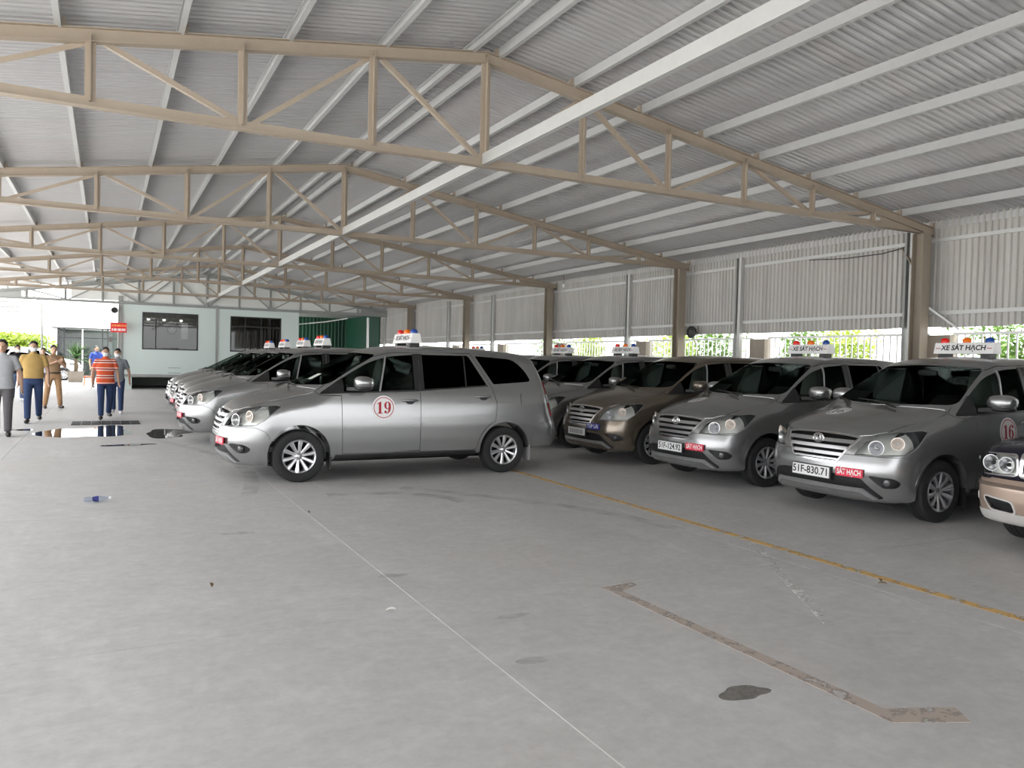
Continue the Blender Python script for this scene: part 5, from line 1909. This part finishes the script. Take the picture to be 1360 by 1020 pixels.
# two lines of lettering, too small to read from here: plain strokes
rl = random.Random(3)
for z, hgt, mt in ((2.64, .075, mat('sign_yellow', (.85, .45, .10), .5)), (2.47, .10, 'white_vinyl')):
    x = -.25
    while x < .24:
        w_ = rl.uniform(.022, .045)
        link('lettering', MB().bbox((x, -.024, z - hgt / 2), (x + w_, -.02, z + hgt / 2)).mesh('lettering'), mt, bd)
        x += w_ + rl.choice((.012, .012, .03))
fl = empty('floodlight', (.28, OY - .1, 3.28))
tag(fl, 'small black floodlight on the wall above the red sign', 'lamp')
link('housing', MB().lathe([(0, 0), (.10, 0), (.13, .10), (.13, .14), (.10, .14), (.09, .1), (0, .09)], 20, Matrix.Rotation(PI / 2, 4, 'X')).mesh('housing', True), 'black_plastic', fl)
link('bracket', MB().box((.06, .05, .0), (.2, .03, .03)).mesh('bracket'), 'black_plastic', fl)

# dark green sheet wall and white pole right of the office
gw = empty('wall_green')
tag(gw, kind='structure')
gsheet = corrugated(1.0, 3.95, .2, .03)
for j in range(5):
    o = link('green_sheet', gsheet, mat('green_sheet', (.012, .075, .045), .5), gw)
    m = Matrix((Vector((1, 0, 0)), Vector((0, 0, 1)), Vector((0, -1, 0)))).transposed().to_4x4()
    m.translation = Vector((7.7 + j, 43.5, 0))
    o.matrix_world = m
link('green_side', MB().bbox((12.0, 37.5, 0), (12.05, 43.6, 3.8)).mesh('green_side'), 'green_sheet', gw)
link('lean_to', MB().bbox((7.6, 37.0, 3.75), (12.3, 44, 3.8)).mesh('lean_to'), 'grey_steel', gw)
tag(link('white_pole', MB().tube([(11.15, 36.6, 0), (11.15, 36.6, 3.5)], .06, 12).mesh('white_pole', True), 'white_paint'), 'white steel pole at the corner of the dark green sheet wall', 'pole')
tag(link('conduit', MB().tube([(7.95, 36.9, 3.05), (9.2, 36.8, 3.22), (10.2, 36.8, 3.42)], .025, 8).mesh('conduit'), 'white_plastic'), 'thin white conduit sloping across the dark green wall', 'pipe')

# ================================================================ beyond the open side
# gatehouse with glass front
gh = empty('gatehouse', (-1.2, 52.0, 0))
tag(gh, 'small glass-fronted gatehouse with a flat roof beside the office', 'building')
link('roof_slab', MB().bbox((-1.55, -.6, 2.86), (2.6, 3.0, 3.02)).mesh('roof_slab'), 'white_paint', gh)
link('fascia', MB().bbox((-1.58, -.64, 2.84), (2.6, -.6, 2.90)).mesh('fascia'), 'dark_steel', gh)
link('back_wall', MB().bbox((-1.3, 2.7, 0), (2.6, 2.8, 2.86)).mesh('back_wall'), mat('booth_inner', (.35, .36, .36), .8), gh)
link('side_wall', MB().bbox((-1.3, .1, 0), (-1.22, 2.7, 2.86)).mesh('side_wall'), 'dark_steel', gh)
for x in (-1.3, -.98, -.05, .98, 1.25, 2.3):
    link('mullion', MB().bbox((x - .035, -.03, 0), (x + .035, .05, 2.86)).mesh('mullion'), 'dark_steel' if x not in (-.05,) else 'white_paint', gh)
for a, b in ((-1.3, -.98), (-.98, -.05), (-.05, .98), (.98, 1.25), (1.25, 2.3)):
    link('pane', MB().bbox((a, 0, .1), (b, .012, 2.8)).mesh('pane'), 'booth_glass', gh)
link('rail', MB().bbox((-1.3, -.02, 2.3), (2.3, .04, 2.36)).mesh('rail'), 'dark_steel', gh)
for k in range(6):
    link('shelf_post', MB().bbox((-.9 + k * .13, 1.2 + k * .1, 0), (-.87 + k * .13, 1.23 + k * .1, 2.2)).mesh('shelf_post'), 'white_plastic', gh)
tag(link('lamp_pole', MB().tube([(-2.95, 51.0, 0), (-2.95, 51.0, 3.7)], .03, 8).mesh('lamp_pole'), 'grey_steel'), 'thin grey pole at the left end of the gatehouse', 'pole')


# foliage
def leaf_mat(name, col):
    m = bpy.data.materials.new(name)
    m.use_nodes = True
    nt = m.node_tree
    b = nt.nodes['Principled BSDF']
    out = nt.nodes['Material Output']
    g = nt.nodes.new('ShaderNodeNewGeometry')
    n = tex_noise(nt, g.outputs['Position'], 6, 3)
    c = mixc(nt, n, tuple(x * .6 for x in col), tuple(min(1, x * 1.5) for x in col))
    nt.links.new(c, b.inputs['Base Color'])
    b.inputs['Roughness'].default_value = .5
    tr = nt.nodes.new('ShaderNodeBsdfTranslucent')
    nt.links.new(c, tr.inputs['Color'])
    mx = nt.nodes.new('ShaderNodeMixShader')
    mx.inputs[0].default_value = .4
    nt.links.new(b.outputs[0], mx.inputs[1])
    nt.links.new(tr.outputs[0], mx.inputs[2])
    nt.links.new(mx.outputs[0], out.inputs['Surface'])
    MATS[name] = m


leaf_mat('leaf_lime', (.22, .30, .04))
leaf_mat('leaf_green', (.10, .19, .035))
leaf_mat('leaf_dark', (.03, .065, .02))


def leaves(r, blobs, n, size):
    mb = MB()
    tot = sum(b[3] * b[4] * b[5] for b in blobs)
    for (cx, cy, cz, rx, ry, rz) in blobs:
        for _ in range(int(n * rx * ry * rz / tot)):
            d = Vector((r.gauss(0, 1), r.gauss(0, 1), r.gauss(0, 1))).normalized()
            t = r.random() ** .4
            p = Vector((cx + d.x * rx * t, cy + d.y * ry * t, cz + d.z * rz * t))
            a = Vector((r.gauss(0, 1), r.gauss(0, 1), r.gauss(0, .6))).normalized()
            q = a.cross(Vector((r.gauss(0, 1), r.gauss(0, 1), r.gauss(0, 1)))).normalized()
            s = size * r.uniform(.6, 1.3)
            nn = a.cross(q) * s * .12
            mb.add([p - a * s, p + q * s * .42 + nn, p + a * s, p - q * s * .42 + nn], [(0, 1, 2), (0, 2, 3)])
    return mb


def bush(name, x, y, h, rx, ry, seed, m, label, n=2200, size=.06, group='shrubs outside the fence'):
    r = random.Random(seed)
    root = empty(name, (x, y, 0))
    tag(root, label, 'shrub' if h < 3.4 else 'tree', group)
    bl = []
    for k in range(7):
        bl.append((r.uniform(-.6, .6) * rx, r.uniform(-.6, .6) * ry, h * r.uniform(.45, .85), rx * r.uniform(.4, .65), ry * r.uniform(.4, .65), h * r.uniform(.14, .26)))
    bl.append((0, 0, h * .45, rx * .8, ry * .8, h * .4))
    fo = link('foliage', leaves(r, bl, n, size).mesh('foliage'), m, root)
    fo['kind'] = 'stuff'
    st = MB()
    for k in range(4):
        a = r.uniform(0, 6.28)
        st.tube([(0, 0, 0), (.1 * math.cos(a), .1 * math.sin(a), h * .3), (rx * .5 * math.cos(a), ry * .5 * math.sin(a), h * .75)], [.04, .03, .012], 6)
    link('stem', st.mesh('stem'), mat('bark', (.10, .075, .05), .9), root)
    return root


BUSH = [(13.9, 5.9, 3.0, .9, .9, 'leaf_green', 'green shrub outside the fence behind the gold-bumpered car'),
        (13.9, 8.2, 2.9, .8, .75, 'leaf_green', 'green shrub showing right of the column by car 16'),
        (14.1, 11.8, 2.8, .8, .7, 'leaf_lime', 'lime green shrub showing left of the roof sign of the 124.92 car'),
        (14.4, 13.1, 2.9, .6, .6, 'leaf_green', 'green shrub next to the beige fence pier'),
        (13.3, 14.9, 2.9, .6, 1.1, 'leaf_green', 'leafy shrub hugging the fence above the bronze car'),
        (14.2, 16.9, 2.8, .6, .5, 'leaf_lime', 'lime shrub by the second column of the fence wall'),
        (14.6, 19.4, 2.6, 1.0, 1.2, 'leaf_lime', 'wide lime shrub behind the roof sign of the grey minivan'),
        (14.4, 22.0, 2.7, .9, 1.0, 'leaf_lime', 'lime shrub near the third column of the fence wall'),
        (14.6, 25.0, 2.7, 1.0, 1.3, 'leaf_green', 'green shrub farthest along the fence')]
for k, (x, y, h, rx, ry, m, l) in enumerate(BUSH):
    bush('shrub', x, y, h, rx, ry, 40 + k, m, l, 2600)
bush('tree', -5.0, 62, 2.9, 1.9, 1.4, 91, 'leaf_lime', 'bright lime tree beyond the white wall-side car', 3500, .14, 'trees beyond the yard')
bush('tree', -9.5, 64, 3.4, 2.0, 1.6, 92, 'leaf_lime', 'pale lime tree at the far left beyond the yard', 3500, .14, 'trees beyond the yard')
bush('tree', -7.0, 54, 2.4, 1.2, 1.2, 93, 'leaf_dark', 'dark green tree behind the person in the black shirt', 2600, .11, 'trees beyond the yard')

# potted palm
pp = empty('potted_palm', (-1.36, 44.5, 0))
pp.scale = (.85, .85, 1)
tag(pp, 'spiky potted palm in a square grey planter by the gatehouse', 'plant')
link('planter', MB().add([(-.36, -.36, 0), (.36, -.36, 0), (.36, .36, 0), (-.36, .36, 0), (-.42, -.42, .55), (.42, -.42, .55), (.42, .42, .55), (-.42, .42, .55),
                          (-.36, -.36, .55), (.36, -.36, .55), (.36, .36, .55), (-.36, .36, .55), (-.36, -.36, .48), (.36, -.36, .48), (.36, .36, .48), (-.36, .36, .48)],
                         [(3, 2, 1, 0), (0, 1, 5, 4), (1, 2, 6, 5), (2, 3, 7, 6), (3, 0, 4, 7), (4, 5, 9, 8), (5, 6, 10, 9), (6, 7, 11, 10), (7, 4, 8, 11), (8, 9, 13, 12), (9, 10, 14, 13), (10, 11, 15, 14), (11, 8, 12, 15), (12, 13, 14, 15)]).mesh('planter'), mat('planter_stone', (.14, .12, .10), .85, noise=(5, .25)), pp)
link('trunk', MB().tube([(0, 0, .4), (.03, 0, .8), (0, .02, 1.15)], [.11, .12, .10], 10).mesh('trunk', True), 'bark', pp)
rp = random.Random(5)
for k in range(48):
    a = rp.uniform(0, 6.28)
    e = rp.uniform(.0, 1.3)
    L = rp.uniform(.95, 1.3)
    d = Vector((math.cos(a) * math.cos(e), math.sin(a) * math.cos(e), math.sin(e)))
    s = d.cross(Vector((0, 0, 1))).normalized()
    mb = MB()
    vs = []
    for t in (0, .3, .6, 1.0):
        c = Vector((0, .02, 1.18)) + d * L * t + Vector((0, 0, -.28 * t * t))
        wdt = .07 * (1 - (t * 1.6 - .6) ** 2 * .9) if t < 1 else .005
        vs += [c - s * wdt, c + s * wdt]
    mb.add(vs, [(0, 1, 3, 2), (2, 3, 5, 4), (4, 5, 7, 6)])
    link('frond', mb.mesh('frond', True), 'leaf_dark', pp)

# red plastic stool beside the palm
so = empty('stool', (-.72, 39.5, 0))
tag(so, 'small orange plastic stool behind the striped shirt', 'stool')
link('seat', MB().bbox((-.16, -.16, .42), (.16, .16, .45)).mesh('seat'), mat('orange_plastic', (.60, .10, .03), .45), so)
for sx in (-1, 1):
    for sy in (-1, 1):
        link('leg', MB().beam((sx * .16, sy * .16, 0), (sx * .13, sy * .13, .42), .04, .04).mesh('leg'), 'orange_plastic', so)

# white slatted wall and second canopy in the blazing daylight
fw = empty('wall_far')
tag(fw, kind='structure')
for k in range(12):
    link('board', MB().bbox((-45, 70, k * .42), (6, 70.06, k * .42 + .40)).mesh('board'), 'white_paint', fw)
fbd = empty('far_building', (0.8, 58, 0))
tag(fbd, 'plain white building standing behind the gatehouse', 'building')
link('walls', MB().bbox((-2.7, -2, 0), (2.7, 2, 5.2)).mesh('walls'), 'white_paint', fbd)
link('roof', MB().bbox((-2.9, -2.2, 5.2), (2.9, 2.2, 5.35)).mesh('roof'), 'roof_sheet', fbd)
cn = empty('canopy', (-9.0, 45.0, 0))
tag(cn, 'pale open canopy of sheet and lattice trusses beyond the shed end', 'canopy')
link('canopy_roof', MB().add([(-9, -6, 3.7), (5.8, -6, 4.6), (5.8, 9, 4.6), (-9, 9, 3.7), (-9, -6, 3.74), (5.8, -6, 4.64), (5.8, 9, 4.64), (-9, 9, 3.74)],
                             [(3, 2, 1, 0), (4, 5, 6, 7), (0, 1, 5, 4), (1, 2, 6, 5), (2, 3, 7, 6), (3, 0, 4, 7)]).mesh('canopy_roof'), mat('pale_sheet', (.78, .78, .76), .6), cn)
for yy in (-6, -1, 4, 9):
    tr_ = MB()
    tr_.beam((-9, yy, 3.35), (5.8, yy, 3.85), .06, .06)
    link('chord', tr_.mesh('chord'), 'grey_steel', cn)
    for k in range(14):
        x0 = -9 + k * 14.8 / 14
        x1 = x0 + 14.8 / 14
        za, zb = 3.35 + (x0 + 9) / 14.8 * .5, 3.7 + (x1 + 9) / 14.8 * .9
        link('web', MB().beam((x0, yy, za), (x1, yy, zb), .04, .04).mesh('web'), 'grey_steel', cn)
for k in range(9):
    x = -9 + k * 1.8
    z = 3.7 + (x + 9) / 14.8 * .9 - .06
    link('purlin', MB().beam((x, -6, z), (x, 9, z), .05, .08).mesh('purlin'), 'grey_steel', cn)
for x, yy in ((-8.8, -5.8), (-8.8, 8.8), (5.6, 8.8)):
    link('post', MB().tube([(x, yy, 0), (x, yy, 3.6 if x < 0 else 4.4)], .06, 8).mesh('post'), 'grey_steel', cn)

# ================================================================ small things on the floor and walls
mat('water', (.045, .045, .045), .03, spec=.6)
PUD = [((-.30, 16.75), .70, 1.25, 21, 'bright puddle on the floor in front of the drain covers'), ((1.05, 16.2), .40, .9, 22, 'darker puddle beside the drain puddle towards the cars'),
       ((.30, 14.2), .4, .12, 23, 'thin wet streak at the nose of the cars behind 19'), ((-1.38, 17.4), .2, .16, 24, 'tiny puddle left of the bright puddle')]
for (c, rx, ry, sd, l) in PUD:
    tag(link('puddle', flat_poly(blob(c[0], c[1], rx, ry, sd, 60, .35), .003), 'water'), l, 'puddle')
dg_ = empty('drain_cover', (.02, 18.75, 0))
tag(dg_, 'row of dark steel drain covers in the floor by the puddle', 'drain cover')
gr_me = MB()
for k in range(6):
    gr_me.bbox((-.075, -.40 + k * .14, 0), (.075, -.40 + k * .14 + .095, .02))
gr_me.bbox((-.085, -.42, 0), (-.072, .42, .022)).bbox((.072, -.42, 0), (.085, .42, .022))
gr_mesh = gr_me.mesh('cover_plate')
for k in range(7):
    link('cover_plate', gr_mesh, 'dark_steel', dg_, (-.57 + k * .185, 0, 0), -.0)

# crushed water bottle
bt = empty('bottle', (-.08, 8.85, .032), .15)
tag(bt, 'crushed clear plastic bottle with a blue label lying on the concrete', 'bottle')
My = Matrix.Rotation(PI / 2, 4, 'Y')
def squash(mb, name, m, par):
    me = mb.mesh(name, True, angle=50)
    for v in me.vertices:
        v.co.z *= .8 + .12 * math.sin(v.co.x * 60)
        v.co.y *= 1.08
    return link(name, me, m, par)
bb = squash(MB().lathe([(0, -.11), (.022, -.112), (.031, -.10), (.032, -.06), (.029, -.05), (.032, -.04), (.032, .04), (.029, .055), (.03, .07), (.014, .10), (.0125, .122), (0, .122)], 20, My), 'shell', 'bottle_plastic', bt)
squash(MB().lathe([(.0335, -.03), (.0335, .018), (.0325, .018), (.0325, -.03)], 20, My, closed=True), 'wrapper', mat('blue_wrap', (.04, .05, .22), .4), bt)
squash(MB().lathe([(0, .115), (.0155, .115), (.0155, .132), (0, .132)], 16, My), 'cap', 'white_plastic', bt)

# dry leaves and litter
lm = mat('dry_leaf', (.16, .10, .055), .8)
pm = mat('paper_scrap', (.62, .60, .55), .8)
for k, (x, y, m, l) in enumerate(((4.86, 3.62, lm, 'curled brown leaf beside the yellow line'), (4.92, 3.68, lm, 'small brown leaf touching the curled leaf by the yellow line'),
                                  (1.52, 4.42, pm, 'pale scrap of paper on the cross joint'), (.62, 5.35, lm, 'thin brown twig-like leaf on the bare floor'), (1.75, 7.55, lm, 'tiny dark leaf ahead of the front wheel of car 19'),
                                  (3.36, 4.62, pm, 'tiny white scrap near the end of the brown bracket line'))):
    mb = MB()
    r = random.Random(k)
    vs = []
    n = 7
    for i in range(n):
        t = i / (n - 1)
        wdt = .011 * math.sin(PI * t) + .001
        cz = .004 + .014 * abs(math.sin(2.4 * t))
        vs += [((t - .5) * .06, -wdt, cz), ((t - .5) * .06, wdt, cz + .006)]
    mb.add(vs, [(2 * i, 2 * i + 2, 2 * i + 3, 2 * i + 1) for i in range(n - 1)])
    tag(link('litter', mb.mesh('litter', True), m, None, (x, y, .0), r.uniform(0, 6)), l, 'leaf' if m is lm else 'paper')

# lamps and speaker on the side wall
sk = empty('wall_speaker', (11.93, 14.02, 2.30))
tag(sk, 'round black speaker on the wall beside the second column', 'speaker')
link('housing', MB().lathe([(0, -.04), (.11, -.04), (.14, .0), (.14, .05), (.11, .07), (0, .06)], 24, Matrix.Rotation(-PI / 2, 4, 'Y')).mesh('housing', True), 'black_plastic', sk)
link('bracket', MB().bbox((.0, -.02, -.02), (.14, .02, .02)).mesh('bracket'), 'black_plastic', sk)
sk2 = copy_tree(sk)
sk2.location = (11.93, 20.65, 2.18)
sk2['label'] = 'small round black speaker by the third column of the wall'
bl_ = empty('bulb_lamp', (11.4, 18.9, 3.72))
tag(bl_, 'bare bulb hanging below the eave by the fence wall', 'lamp')
link('bulb', MB().ellipsoid((0, 0, -.02), (.04, .04, .055), 12, 8).mesh('bulb', True), mat('bulb_white', (.9, .9, .88), .4), bl_)
link('cord', MB().tube([(0, 0, .03), (0, 0, .36)], .006, 6).mesh('cord'), 'black_plastic', bl_)
tag(link('cable', MB().tube([(WX - .06, 8.6, 3.64), (WX - .07, 9.2, 3.56), (WX - .07, 10.0, 3.56), (WX - .06, 10.8, 3.62)], .008, 6).mesh('cable'), 'black_plastic'), 'thin black cable sagging along the upper wall rail', 'cable')
